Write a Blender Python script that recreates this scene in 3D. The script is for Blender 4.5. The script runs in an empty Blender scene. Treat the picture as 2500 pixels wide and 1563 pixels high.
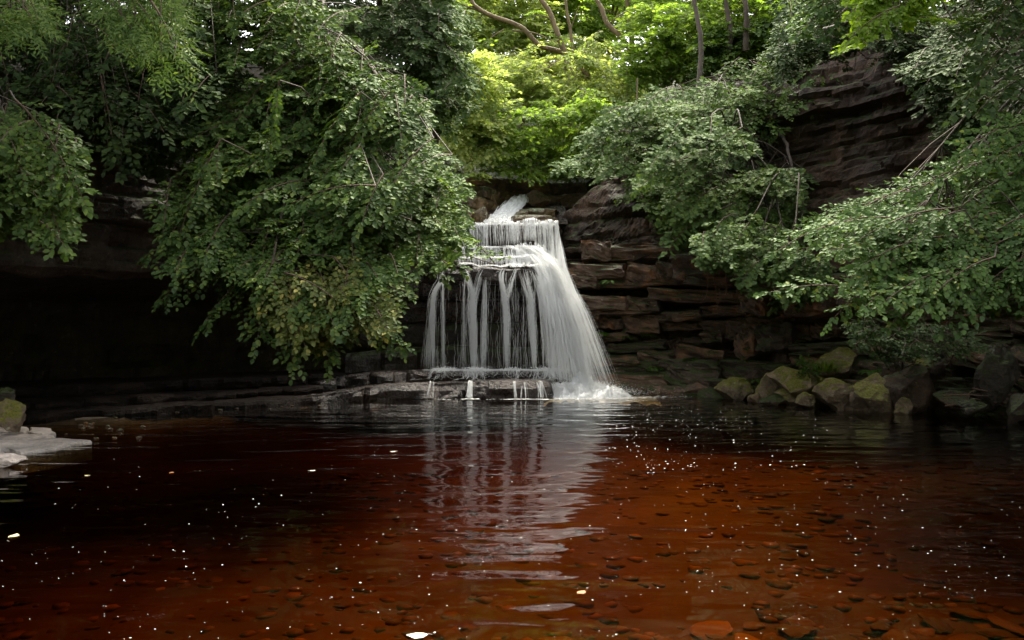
import bpy, math, random
import numpy as np
from mathutils import Vector

# ------------------------------------------------------------------ camera, sky, sun, exposure
sc = bpy.context.scene
col = sc.collection
CU, HV, FP, CAMZ = 1209.0, 781.0, 1880.0, 1.6      # picture centre, eye level, focal length (picture units), eye height

cam_d = bpy.data.cameras.new('camera')
cam_d.sensor_width = 36.0
cam_d.lens = 36.0 * FP / 2418.0
cam_d.shift_y = 25.0 / 2418.0
cam_d.clip_end = 400.0
cam = bpy.data.objects.new('camera', cam_d)
col.objects.link(cam)
cam.location = (0, 0, CAMZ)
cam.rotation_euler = (math.radians(90), 0, 0)
sc.camera = cam

SUN_EL, SUN_AZ = math.radians(60), math.radians(16)   # azimuth measured clockwise from +Y (the falls)
world = bpy.data.worlds.new('World')
sc.world = world
world.use_nodes = True
wn = world.node_tree
wn.nodes.clear()
sky = wn.nodes.new('ShaderNodeTexSky')
sky.sky_type = 'NISHITA'
sky.sun_disc = False
sky.sun_elevation = SUN_EL
sky.sun_rotation = SUN_AZ
sky.air_density = 1.0
sky.dust_density = 4.0
sky.ozone_density = 0.6
bg = wn.nodes.new('ShaderNodeBackground')
bg.inputs['Strength'].default_value = 0.14
wo = wn.nodes.new('ShaderNodeOutputWorld')
hs = wn.nodes.new('ShaderNodeHueSaturation')          # thin cloud: a paler, whiter sky
hs.inputs['Saturation'].default_value = 0.10
wn.links.new(sky.outputs[0], hs.inputs['Color'])
wn.links.new(hs.outputs[0], bg.inputs['Color'])
wn.links.new(bg.outputs[0], wo.inputs['Surface'])

sun_d = bpy.data.lights.new('sun', 'SUN')
sun_d.energy = 2.8
sun_d.angle = math.radians(28)
sun_d.color = (1.0, 0.91, 0.74)
sun = bpy.data.objects.new('sun', sun_d)
col.objects.link(sun)
to_sun = Vector((math.sin(SUN_AZ) * math.cos(SUN_EL), math.cos(SUN_AZ) * math.cos(SUN_EL), math.sin(SUN_EL)))
sun.rotation_euler = (-to_sun).to_track_quat('-Z', 'Y').to_euler()
sun.location = (10, 10, 40)

sc.view_settings.view_transform = 'Standard'
sc.view_settings.look = 'None'
sc.view_settings.gamma = 1.0
sc.view_settings.exposure = 2.5
sc.view_settings.use_curve_mapping = False

cy = sc.cycles
cy.use_denoising = True
cy.max_bounces = 8
cy.diffuse_bounces = 3
cy.glossy_bounces = 3
cy.transmission_bounces = 3
cy.transparent_max_bounces = 8
cy.volume_bounces = 0
cy.caustics_reflective = False
cy.caustics_refractive = False
cy.sample_clamp_indirect = 4.0


# ------------------------------------------------------------------ helpers
def P(u, v, Y):
    return np.array(((u - CU) / FP * Y, Y, CAMZ + (HV - v) / FP * Y))


def hash3(i, j, k, seed=0):
    h = (i * 374761393 + j * 668265263 + k * 2147483647 + seed * 974634777).astype(np.int64) & 0xFFFFFFFF
    h = ((h ^ (h >> 13)) * 1274126177) & 0xFFFFFFFF
    h = ((h ^ (h >> 16)) * 2246822519) & 0xFFFFFFFF
    return ((h ^ (h >> 15)) & 0xFFFFFF) / float(0xFFFFFF)


def vnoise(p, seed=0):
    f = np.floor(p)
    i = f.astype(np.int64)
    w = p - f
    w = w * w * (3 - 2 * w)
    x, y, z = i[:, 0], i[:, 1], i[:, 2]
    out = 0
    for a in (0, 1):
        for b in (0, 1):
            for c in (0, 1):
                wt = (w[:, 0] if a else 1 - w[:, 0]) * (w[:, 1] if b else 1 - w[:, 1]) * (w[:, 2] if c else 1 - w[:, 2])
                out = out + wt * hash3(x + a, y + b, z + c, seed)
    return out * 2 - 1


def fbm(p, octaves=4, seed=0, gain=0.5):
    out, amp, q = 0, 1.0, np.asarray(p, float)
    for o in range(octaves):
        out = out + amp * vnoise(q, seed + o * 17)
        q = q * 2.03 + 11.3
        amp *= gain
    return out


def norm(a):
    return a / np.maximum(np.linalg.norm(a, axis=-1, keepdims=True), 1e-9)


def mesh_data(name, V, polys, mat=None, smooth=False):
    """V (n,3); polys: list of (m,k) int arrays, every row one face."""
    me = bpy.data.meshes.new(name)
    V = np.ascontiguousarray(V, dtype=np.float32)
    me.vertices.add(len(V))
    me.vertices.foreach_set('co', V.ravel())
    polys = [np.asarray(f, dtype=np.int32) for f in polys if len(f)]
    loops = np.concatenate([f.ravel() for f in polys])
    sizes = np.concatenate([np.full(len(f), f.shape[1], dtype=np.int32) for f in polys])
    starts = np.concatenate([[0], np.cumsum(sizes)[:-1]]).astype(np.int32)
    me.loops.add(len(loops))
    me.loops.foreach_set('vertex_index', loops)
    me.polygons.add(len(sizes))
    me.polygons.foreach_set('loop_start', starts)
    me.polygons.foreach_set('loop_total', sizes)
    me.polygons.foreach_set('use_smooth', np.full(len(sizes), bool(smooth)))
    me.update(calc_edges=True)
    me.validate()
    if mat is not None:
        me.materials.append(mat)
    return me


def link(name, me, parent=None, loc=None):
    o = bpy.data.objects.new(name, me)
    col.objects.link(o)
    if parent is not None:
        o.parent = parent
    if loc is not None:
        o.location = loc
    return o


def tag(o, label=None, cat=None, group=None, kind=None):
    if label:
        o['label'] = label
    if cat:
        o['category'] = cat
    if group:
        o['group'] = group
    if kind:
        o['kind'] = kind
    return o


def empty(name, label, cat, loc=(0, 0, 0), group=None, kind=None):
    o = bpy.data.objects.new(name, None)
    col.objects.link(o)
    o.empty_display_size = 0.2
    o.location = loc
    return tag(o, label, cat, group, kind)


class MB:
    """collects pieces of one mesh"""
    def __init__(s):
        s.V, s.F, s.n = [], [], 0

    def add(s, V, *faces):
        V = np.asarray(V, float).reshape(-1, 3)
        for f in faces:
            s.F.append(np.asarray(f, dtype=np.int64) + s.n)
        s.V.append(V)
        s.n += len(V)

    def data(s, name, mat, smooth=False, origin=None):
        V = np.concatenate(s.V)
        if origin is not None:
            V = V - np.asarray(origin)
        by = {}
        for f in s.F:
            by.setdefault(f.shape[1], []).append(f)
        return mesh_data(name, V, [np.concatenate(v) for v in by.values()], mat, smooth)


def grid_faces(m, k, wrap=False):
    a = np.arange(m - 1)[:, None] * k
    kk = k if wrap else k - 1
    b = np.arange(kk)[None, :]
    b2 = (b + 1) % k
    return np.stack([a + b, a + b2, a + k + b2, a + k + b], -1).reshape(-1, 4)


def tube(mb, pts, rad, sides=6, cap=True):
    pts = np.asarray(pts, float)
    n = len(pts)
    rad = np.broadcast_to(np.asarray(rad, float), (n,))
    t = norm(np.gradient(pts, axis=0))
    ref = np.array([0.31, 0.17, 0.93]) if abs(t[0, 2]) < 0.8 else np.array([0.93, 0.17, 0.31])
    s = norm(np.cross(t, ref))
    u = np.cross(s, t)
    a = np.arange(sides) * 2 * np.pi / sides
    V = pts[:, None] + rad[:, None, None] * (np.cos(a)[None, :, None] * s[:, None] + np.sin(a)[None, :, None] * u[:, None])
    mb.add(V.reshape(-1, 3), grid_faces(n, sides, True))
    if cap and sides >= 3:
        mb.add(np.concatenate([V[0], V[-1]]), np.array([np.arange(sides)[::-1]]), np.array([np.arange(sides) + sides]))


def spline(pts, n):
    """Catmull-Rom through pts, n samples"""
    p = np.asarray(pts, float)
    if len(p) == 2:
        t = np.linspace(0, 1, n)[:, None]
        return p[0] * (1 - t) + p[1] * t
    q = np.concatenate([[2 * p[0] - p[1]], p, [2 * p[-1] - p[-2]]])
    t = np.linspace(0, len(p) - 1 - 1e-6, n)
    i = t.astype(int)
    f = (t - i)[:, None]
    a, b, c, d = q[i], q[i + 1], q[i + 2], q[i + 3]
    return 0.5 * (2 * b + (c - a) * f + (2 * a - 5 * b + 4 * c - d) * f ** 2 + (3 * b - a - 3 * c + d) * f ** 3)


# ------------------------------------------------------------------ materials
def new_mat(name):
    m = bpy.data.materials.new(name)
    m.use_nodes = True
    nt = m.node_tree
    nt.nodes.clear()
    out = nt.nodes.new('ShaderNodeOutputMaterial')
    return m, nt, out


def N(nt, t, **kw):
    n = nt.nodes.new('ShaderNode' + t)
    for k, v in kw.items():
        setattr(n, k, v)
    return n


def noise(nt, scale, detail=4, rough=0.55, vec=None, dist=0.0):
    n = N(nt, 'TexNoise')
    n.inputs['Scale'].default_value = scale
    n.inputs['Detail'].default_value = detail
    n.inputs['Roughness'].default_value = rough
    n.inputs['Distortion'].default_value = dist
    if vec is not None:
        nt.links.new(vec, n.inputs['Vector'])
    return n.outputs['Fac']


def ramp(nt, fac, stops):
    r = N(nt, 'ValToRGB')
    nt.links.new(fac, r.inputs['Fac'])
    e = r.color_ramp.elements
    while len(e) < len(stops):
        e.new(0.5)
    for el, (p, c) in zip(e, stops):
        el.position = p
        el.color = (c[0], c[1], c[2], 1) if not isinstance(c, (int, float)) else (c, c, c, 1)
    return r.outputs['Color']


def mixc(nt, fac, a, b, mode='MIX'):
    n = N(nt, 'MixRGB', blend_type=mode)
    for s, v in ((0, fac), (1, a), (2, b)):
        if isinstance(v, bpy.types.NodeSocket):
            nt.links.new(v, n.inputs[s])
        elif isinstance(v, (int, float)):
            n.inputs[s].default_value = v if s == 0 else (v, v, v, 1)
        else:
            n.inputs[s].default_value = (*v, 1)
    return n.outputs[0]


def math_n(nt, op, a, b=None, c=None, clamp=False):
    n = N(nt, 'Math', operation=op, use_clamp=clamp)
    for s, v in ((0, a), (1, b), (2, c)):
        if v is None:
            continue
        if isinstance(v, bpy.types.NodeSocket):
            nt.links.new(v, n.inputs[s])
        else:
            n.inputs[s].default_value = v
    return n.outputs[0]


def scaled_pos(nt, sx, sy, sz):
    g = N(nt, 'NewGeometry')
    m = N(nt, 'Mapping')
    m.inputs['Scale'].default_value = (sx, sy, sz)
    nt.links.new(g.outputs['Position'], m.inputs['Vector'])
    return m.outputs[0]


def rock_mat(name, dark, light, moss=0.0, rough=0.75, streak=0.5, tint=None, mosscol=(0.035, 0.05, 0.010), spec=0.4):
    m, nt, out = new_mat(name)
    L = nt.links.new
    pos = scaled_pos(nt, 1, 1, 1)
    lay = scaled_pos(nt, 1.2, 1.2, 4.0)
    ver = scaled_pos(nt, 2.2, 2.2, 0.25)
    big = noise(nt, 0.9, 5, 0.6, pos, 0.4)
    bed = noise(nt, 1.3, 4, 0.6, lay, 0.3)
    vs = noise(nt, 1.4, 4, 0.6, ver, 0.2)
    fine = noise(nt, 14, 6, 0.65, pos)
    mid = tuple((a * 0.55 + b * 0.45) for a, b in zip(dark, light))
    c = ramp(nt, big, [(0.30, dark), (0.52, mid), (0.72, light)])
    c2 = ramp(nt, bed, [(0.3, 0.45), (0.65, 1.15)])
    c = mixc(nt, 0.8, c, c2, 'MULTIPLY')
    c3 = ramp(nt, vs, [(0.35, 0.35), (0.6, 1.1)])
    c = mixc(nt, streak, c, c3, 'MULTIPLY')
    c4 = ramp(nt, fine, [(0.3, 0.55), (0.7, 1.35)])
    c = mixc(nt, 0.8, c, c4, 'MULTIPLY')
    if tint:
        tn = noise(nt, 1.7, 3, 0.6, pos, 0.5)
        tf = ramp(nt, tn, [(0.52, 0.0), (0.66, 0.8)])
        c = mixc(nt, tf, c, tint)
    spot = noise(nt, 9, 2, 0.5, pos)
    sf = ramp(nt, spot, [(0.66, 0.0), (0.74, 0.5)])
    c = mixc(nt, sf, c, tuple(min(0.5, v * 1.9) for v in light))
    if moss > 0:
        g = N(nt, 'NewGeometry')
        sx = N(nt, 'SeparateXYZ')
        L(g.outputs['Normal'], sx.inputs[0])
        mn = noise(nt, 2.6, 5, 0.65, pos, 0.3)
        up = math_n(nt, 'MULTIPLY_ADD', sx.outputs['Z'], 0.42, mn)
        f = ramp(nt, up, [(0.78 - 0.32 * moss, 0.0), (0.95 - 0.30 * moss, 1.0)])
        mf = noise(nt, 30, 3, 0.6, pos)
        mc = ramp(nt, mf, [(0.3, tuple(v * 0.5 for v in mosscol)), (0.75, tuple(v * 1.6 for v in mosscol))])
        c = mixc(nt, f, c, mc)
    b = N(nt, 'BsdfPrincipled')
    L(c, b.inputs['Base Color'])
    rr = ramp(nt, fine, [(0.3, max(0.15, rough - 0.18)), (0.75, min(1, rough + 0.12))])
    L(rr, b.inputs['Roughness'])
    b.inputs['Specular IOR Level'].default_value = spec
    bp = N(nt, 'Bump')
    bp.inputs['Strength'].default_value = 0.9
    bp.inputs['Distance'].default_value = 0.06
    hsum = math_n(nt, 'MULTIPLY_ADD', bed, 0.7, fine)
    L(hsum, bp.inputs['Height'])
    L(bp.outputs[0], b.inputs['Normal'])
    L(b.outputs[0], out.inputs['Surface'])
    return m


def leaf_mat(name, stops, trans=0.3, transcol=None, rough=0.48, spec=0.02):
    m, nt, out = new_mat(name)
    L = nt.links.new
    g = N(nt, 'NewGeometry')
    stops = [(p, (r * 1.10, g_ * 1.04, b_ * 0.82)) for p, (r, g_, b_) in stops]
    c = ramp(nt, g.outputs['Random Per Island'], stops)
    big = noise(nt, 0.55, 2, 0.5, scaled_pos(nt, 1, 1, 1))
    c = mixc(nt, 0.55, c, ramp(nt, big, [(0.32, (0.55, 0.62, 0.6)), (0.68, (1.3, 1.2, 0.95))]), 'MULTIPLY')
    df = N(nt, 'BsdfDiffuse')
    L(c, df.inputs['Color'])
    gs = N(nt, 'BsdfGlossy')
    gs.inputs['Roughness'].default_value = rough
    gs.inputs['Color'].default_value = (0.9, 1.0, 0.8, 1)
    b = N(nt, 'MixShader')
    b.inputs[0].default_value = spec
    L(df.outputs[0], b.inputs[1])
    L(gs.outputs[0], b.inputs[2])
    t = N(nt, 'BsdfTranslucent')
    tc = mixc(nt, 1.0, c, transcol or (1.6, 1.7, 0.5), 'MULTIPLY')
    L(tc, t.inputs['Color'])
    mx = N(nt, 'MixShader')
    mx.inputs[0].default_value = trans
    L(b.outputs[0], mx.inputs[1])
    L(t.outputs[0], mx.inputs[2])
    L(mx.outputs[0], out.inputs['Surface'])
    return m


def bark_mat(name, c0, c1):
    m, nt, out = new_mat(name)
    L = nt.links.new
    pos = scaled_pos(nt, 1, 1, 0.3)
    n1 = noise(nt, 9, 5, 0.65, pos, 0.4)
    c = ramp(nt, n1, [(0.3, c0), (0.7, c1)])
    b = N(nt, 'BsdfPrincipled')
    L(c, b.inputs['Base Color'])
    b.inputs['Roughness'].default_value = 0.85
    bp = N(nt, 'Bump')
    bp.inputs['Strength'].default_value = 0.7
    bp.inputs['Distance'].default_value = 0.03
    L(n1, bp.inputs['Height'])
    L(bp.outputs[0], b.inputs['Normal'])
    L(b.outputs[0], out.inputs['Surface'])
    return m


def plain_mat(name, c, rough=0.7, var=0.25, scale=12, spec=0.4):
    m, nt, out = new_mat(name)
    n1 = noise(nt, scale, 4, 0.6, scaled_pos(nt, 1, 1, 1))
    cc = ramp(nt, n1, [(0.3, tuple(v * (1 - var) for v in c)), (0.7, tuple(v * (1 + var) for v in c))])
    b = N(nt, 'BsdfPrincipled')
    nt.links.new(cc, b.inputs['Base Color'])
    b.inputs['Roughness'].default_value = rough
    b.inputs['Specular IOR Level'].default_value = spec
    nt.links.new(b.outputs[0], out.inputs['Surface'])
    return m


M = {}
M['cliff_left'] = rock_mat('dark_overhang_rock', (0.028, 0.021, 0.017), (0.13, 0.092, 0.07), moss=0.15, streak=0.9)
M['cliff_right'] = rock_mat('brown_limestone', (0.026, 0.016, 0.011), (0.15, 0.088, 0.058), moss=0.2, streak=0.55)
M['slab'] = rock_mat('bedded_limestone', (0.045, 0.028, 0.020), (0.30, 0.19, 0.135), moss=0.22, streak=0.3, rough=0.7, tint=(0.30, 0.14, 0.06))
M['mossy_slab'] = rock_mat('mossy_limestone', (0.035, 0.025, 0.018), (0.19, 0.13, 0.095), moss=0.75, streak=0.2)
M['wet'] = rock_mat('wet_dark_rock', (0.016, 0.012, 0.010), (0.075, 0.053, 0.042), moss=0.0, rough=0.34, streak=0.4)
M['wetmoss'] = rock_mat('wet_mossy_rock', (0.018, 0.014, 0.010), (0.08, 0.058, 0.042), moss=0.55, rough=0.45, streak=0.4)
M['cave'] = rock_mat('shade_darkened_ledge_rock', (0.008, 0.006, 0.005), (0.034, 0.023, 0.018), moss=0.0, rough=0.7, streak=0.3, spec=0.08)  # near-black: the shade over the left ledges is put into the rock colour
M['ochre'] = rock_mat('ochre_wet_rock', (0.05, 0.032, 0.014), (0.22, 0.14, 0.065), moss=0.3, rough=0.4, streak=0.2)
M['boulder'] = rock_mat('mossy_boulder', (0.08, 0.058, 0.04), (0.40, 0.29, 0.20), moss=0.58, streak=0.1, mosscol=(0.15, 0.145, 0.02))
M['pale'] = rock_mat('pale_limestone', (0.40, 0.33, 0.29), (0.78, 0.69, 0.63), moss=0.0, streak=0.0, rough=0.55)
BED_MATS = (('bed', 'bed_silt', (0.066, 0.049, 0.033), 0.55, 1.1), ('cobble', 'bed_cobble', (0.105, 0.08, 0.054), 0.40, 2.6))
M['soil'] = rock_mat('leaf_litter_soil', (0.018, 0.014, 0.009), (0.06, 0.045, 0.028), moss=0.5, streak=0.0)

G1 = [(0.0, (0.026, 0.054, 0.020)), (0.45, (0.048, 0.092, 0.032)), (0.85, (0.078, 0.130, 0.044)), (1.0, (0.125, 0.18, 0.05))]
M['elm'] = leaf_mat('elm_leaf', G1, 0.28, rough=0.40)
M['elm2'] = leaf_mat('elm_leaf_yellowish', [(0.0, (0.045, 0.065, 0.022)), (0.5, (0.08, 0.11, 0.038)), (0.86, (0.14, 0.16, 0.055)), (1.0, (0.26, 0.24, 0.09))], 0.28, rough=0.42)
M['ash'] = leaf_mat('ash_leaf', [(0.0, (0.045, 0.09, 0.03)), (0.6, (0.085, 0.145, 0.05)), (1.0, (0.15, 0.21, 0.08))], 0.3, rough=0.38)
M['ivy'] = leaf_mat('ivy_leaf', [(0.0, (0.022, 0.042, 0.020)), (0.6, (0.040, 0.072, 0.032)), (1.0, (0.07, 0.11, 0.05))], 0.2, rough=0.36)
M['dark'] = leaf_mat('shade_darkened_leaf', [(0.0, (0.016, 0.032, 0.015)), (0.6, (0.030, 0.055, 0.024)), (1.0, (0.05, 0.085, 0.032))], 0.22, rough=0.45)  # darker leaf copy, shade of the overhung banks put into its colour
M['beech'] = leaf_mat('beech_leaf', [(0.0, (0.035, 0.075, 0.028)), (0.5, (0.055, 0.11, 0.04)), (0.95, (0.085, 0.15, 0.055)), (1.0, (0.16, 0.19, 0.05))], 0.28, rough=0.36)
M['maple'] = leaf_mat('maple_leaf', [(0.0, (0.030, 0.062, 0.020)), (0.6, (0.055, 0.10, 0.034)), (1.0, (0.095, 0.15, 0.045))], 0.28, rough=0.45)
M['sunny'] = leaf_mat('sun_brightened_leaf', [(0.0, (0.075, 0.13, 0.035)), (0.5, (0.125, 0.195, 0.055)), (1.0, (0.20, 0.27, 0.09))], 0.58, (1.8, 1.95, 0.8), rough=0.45)  # lighter leaf copy, sunlight of the open valley put into its colour
M['sunny2'] = leaf_mat('glow_paled_leaf', [(0.0, (0.12, 0.17, 0.07)), (0.5, (0.21, 0.27, 0.13)), (1.0, (0.34, 0.39, 0.21))], 0.58, (1.75, 1.85, 0.95), rough=0.42)  # paler still: the hazy glow of the valley is painted into the leaves
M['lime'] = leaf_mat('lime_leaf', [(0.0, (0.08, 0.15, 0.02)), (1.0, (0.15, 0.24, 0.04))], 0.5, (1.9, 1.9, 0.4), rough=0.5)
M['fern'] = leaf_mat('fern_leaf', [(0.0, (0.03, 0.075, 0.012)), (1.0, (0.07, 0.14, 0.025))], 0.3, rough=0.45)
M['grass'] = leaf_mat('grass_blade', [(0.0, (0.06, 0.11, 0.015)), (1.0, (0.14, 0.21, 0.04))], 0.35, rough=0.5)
M['twig'] = bark_mat('twig_bark', (0.045, 0.026, 0.017), (0.11, 0.065, 0.042))
M['bark'] = bark_mat('dark_bark', (0.030, 0.022, 0.016), (0.085, 0.062, 0.045))
M['barklit'] = bark_mat('tan_bark', (0.075, 0.05, 0.028), (0.19, 0.135, 0.07))
M['stick'] = bark_mat('dry_stick', (0.10, 0.06, 0.04), (0.26, 0.165, 0.115))
M['dead'] = plain_mat('dead_leaf', (0.30, 0.12, 0.035), 0.7)
M['yleaf'] = plain_mat('yellow_fallen_leaf', (0.52, 0.46, 0.24), 0.6)
M['wleaf'] = plain_mat('pale_fallen_leaf', (0.66, 0.60, 0.48), 0.6)


for _k, _n, _c, _v, _s in BED_MATS:
    M[_k] = plain_mat(_n, _c, 0.75, _v, _s)
_nt = M['cobble'].node_tree                         # stones of mixed colour: grey-green, tan, amber
_oi, _bs = N(_nt, 'ObjectInfo'), [n for n in _nt.nodes if n.type == 'BSDF_PRINCIPLED'][0]
_gi = N(_nt, 'NewGeometry')
_rr = math_n(_nt, 'FRACT', math_n(_nt, 'ADD', _oi.outputs['Random'], _gi.outputs['Random Per Island']))
_old = _bs.inputs['Base Color'].links[0].from_socket
_tone = ramp(_nt, _rr, [(0.0, (0.42, 0.50, 0.50)), (0.35, (0.8, 0.82, 0.8)), (0.7, (1.25, 1.15, 1.0)), (1.0, (2.0, 1.75, 1.4))])
_nt.links.new(mixc(_nt, 1.0, _old, _tone, 'MULTIPLY'), _bs.inputs['Base Color'])


def water_mats():
    m, nt, out = new_mat('falling_water')
    d = N(nt, 'BsdfDiffuse')
    d.inputs['Color'].default_value = (0.94, 0.95, 0.95, 1)
    t = N(nt, 'BsdfTranslucent')
    t.inputs['Color'].default_value = (0.94, 0.95, 0.95, 1)
    mx = N(nt, 'MixShader')
    mx.inputs[0].default_value = 0.45
    nt.links.new(d.outputs[0], mx.inputs[1])
    nt.links.new(t.outputs[0], mx.inputs[2])
    g = N(nt, 'BsdfGlossy')
    g.inputs['Roughness'].default_value = 0.3
    mg = N(nt, 'MixShader')
    mg.inputs[0].default_value = 0.06
    nt.links.new(mx.outputs[0], mg.inputs[1])
    nt.links.new(g.outputs[0], mg.inputs[2])
    nt.links.new(mg.outputs[0], out.inputs['Surface'])
    M['fall'] = m

    m, nt, out = new_mat('peat_water')
    L = nt.links.new
    pos = scaled_pos(nt, 1, 1, 1)
    # rings of ripples travelling out from the plunge, broken up by noise; the scale is in metres
    pos_a = scaled_pos(nt, 0.55, 1.5, 1)
    n1 = noise(nt, 1.25, 1, 0.4, pos_a, 0.7)
    n2 = noise(nt, 3.6, 1, 0.5, pos_a, 0.4)
    pos_b = scaled_pos(nt, 0.9, 2.2, 1)
    n3 = noise(nt, 9.0, 2, 0.5, pos_b, 0.3)
    h = math_n(nt, 'MULTIPLY', n1, 0.0330)
    h = math_n(nt, 'MULTIPLY_ADD', n2, 0.0070, h)
    h = math_n(nt, 'MULTIPLY_ADD', n3, 0.0006, h)
    bp = N(nt, 'Bump')
    bp.inputs['Strength'].default_value = 1.0
    bp.inputs['Distance'].default_value = 1.0
    L(h, bp.inputs['Height'])
    fr = N(nt, 'Fresnel')
    fr.inputs['IOR'].default_value = 1.333
    L(bp.outputs[0], fr.inputs['Normal'])
    gl = N(nt, 'BsdfGlossy')
    gl.inputs['Roughness'].default_value = 0.0
    gl.inputs['Color'].default_value = (1, 1, 1, 1)
    L(bp.outputs[0], gl.inputs['Normal'])
    tr = N(nt, 'BsdfTransparent')
    mx = N(nt, 'MixShader')
    L(fr.outputs[0], mx.inputs[0])
    L(tr.outputs[0], mx.inputs[1])
    L(gl.outputs[0], mx.inputs[2])
    L(mx.outputs[0], out.inputs['Surface'])
    va = N(nt, 'VolumeAbsorption')
    va.inputs['Color'].default_value = (0.74, 0.53, 0.05, 1)
    va.inputs['Density'].default_value = 1.95
    L(va.outputs[0], out.inputs['Volume'])
    M['water'] = m
    M['foam'] = plain_mat('foam', (0.80, 0.80, 0.78), 0.8, 0.08, 30)


water_mats()


# ------------------------------------------------------------------ rock builders
def strata(p, seed, lay=0.36, blk=0.9, amp=0.16):
    """push-out of bedded, jointed rock at points p: beds of uneven thickness, cut in blocks"""
    z = p[:, 2] + 0.10 * fbm(p * 0.5, 2, seed)
    s = p[:, 0] * 0.83 + p[:, 1] * 0.55 + 0.15 * fbm(p * 1.1, 2, seed + 3)
    zl = z / lay + 0.45 * np.sin(z * 2.3 + seed)
    li = np.floor(zl)
    fz = zl - li
    bw = blk * (0.6 + 0.9 * hash3(li.astype(np.int64), li.astype(np.int64) * 0 + 5, li.astype(np.int64) * 0, seed))
    sb = s / bw + 7.3 * hash3(li.astype(np.int64), li.astype(np.int64) * 0 + 9, li.astype(np.int64) * 0, seed)
    bi = np.floor(sb)
    fb = sb - bi
    d = amp * (hash3(li.astype(np.int64), bi.astype(np.int64), li.astype(np.int64) * 0 + 3, seed) - 0.5) * 2
    d += 0.7 * amp * (hash3(li.astype(np.int64), li.astype(np.int64) * 0 + 1, li.astype(np.int64) * 0 + 4, seed) - 0.5) * 2
    edge = np.minimum(np.minimum(fz, 1 - fz) / 0.13, 1)
    eb = np.minimum(np.minimum(fb, 1 - fb) / 0.06, 1)
    d -= 0.55 * amp * (1 - edge) ** 1.5 + 0.4 * amp * (1 - eb) ** 1.5
    d += 0.30 * amp * fbm(p * 3.1, 4, seed + 31)
    return d


def loft(name, sections, nseg, nper, mat, seed, lay=0.4, blk=1.0, amp=0.16, rough=0.25):
    """sections: equally long lists of 3-D control points; a displaced rock sheet through them"""
    S = np.asarray(sections, float)
    ns, nc = S.shape[:2]
    prof = np.stack([np.concatenate([S[i, j] + (S[i, j + 1] - S[i, j]) * np.linspace(0, 1, nper[j], endpoint=False)[:, None] for j in range(nc - 1)] + [S[i, -1:]]) for i in range(ns)])
    K = prof.shape[1]
    M_ = sum(nseg) + 1
    rows = []
    q = np.concatenate([[2 * prof[0] - prof[1]], prof, [2 * prof[-1] - prof[-2]]])
    for i in range(ns - 1):
        a, b, c, d = q[i], q[i + 1], q[i + 2], q[i + 3]
        for f in np.linspace(0, 1, nseg[i], endpoint=False):
            rows.append(0.5 * (2 * b + (c - a) * f + (2 * a - 5 * b + 4 * c - d) * f * f + (3 * b - a - 3 * c + d) * f ** 3))
    rows.append(prof[-1])
    G = np.stack(rows)
    du = np.gradient(G, axis=0)
    dv = np.gradient(G, axis=1)
    nn = norm(np.cross(du, dv))
    p = G.reshape(-1, 3)
    n = nn.reshape(-1, 3)
    vert = np.clip(1.15 - np.abs(n[:, 2]), 0.15, 1)
    d = (strata(p, seed, lay, blk, amp) + strata(p, seed + 5, lay * 0.42, blk * 0.45, amp * 0.5)) * vert + rough * fbm(p * 0.55, 4, seed + 77) + 0.06 * fbm(p * np.array([2.1, 2.1, 3.4]), 4, seed + 91) * vert
    p = p + n * d[:, None]
    return mesh_data(name, p, [grid_faces(M_, K)], mat, False)


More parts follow.
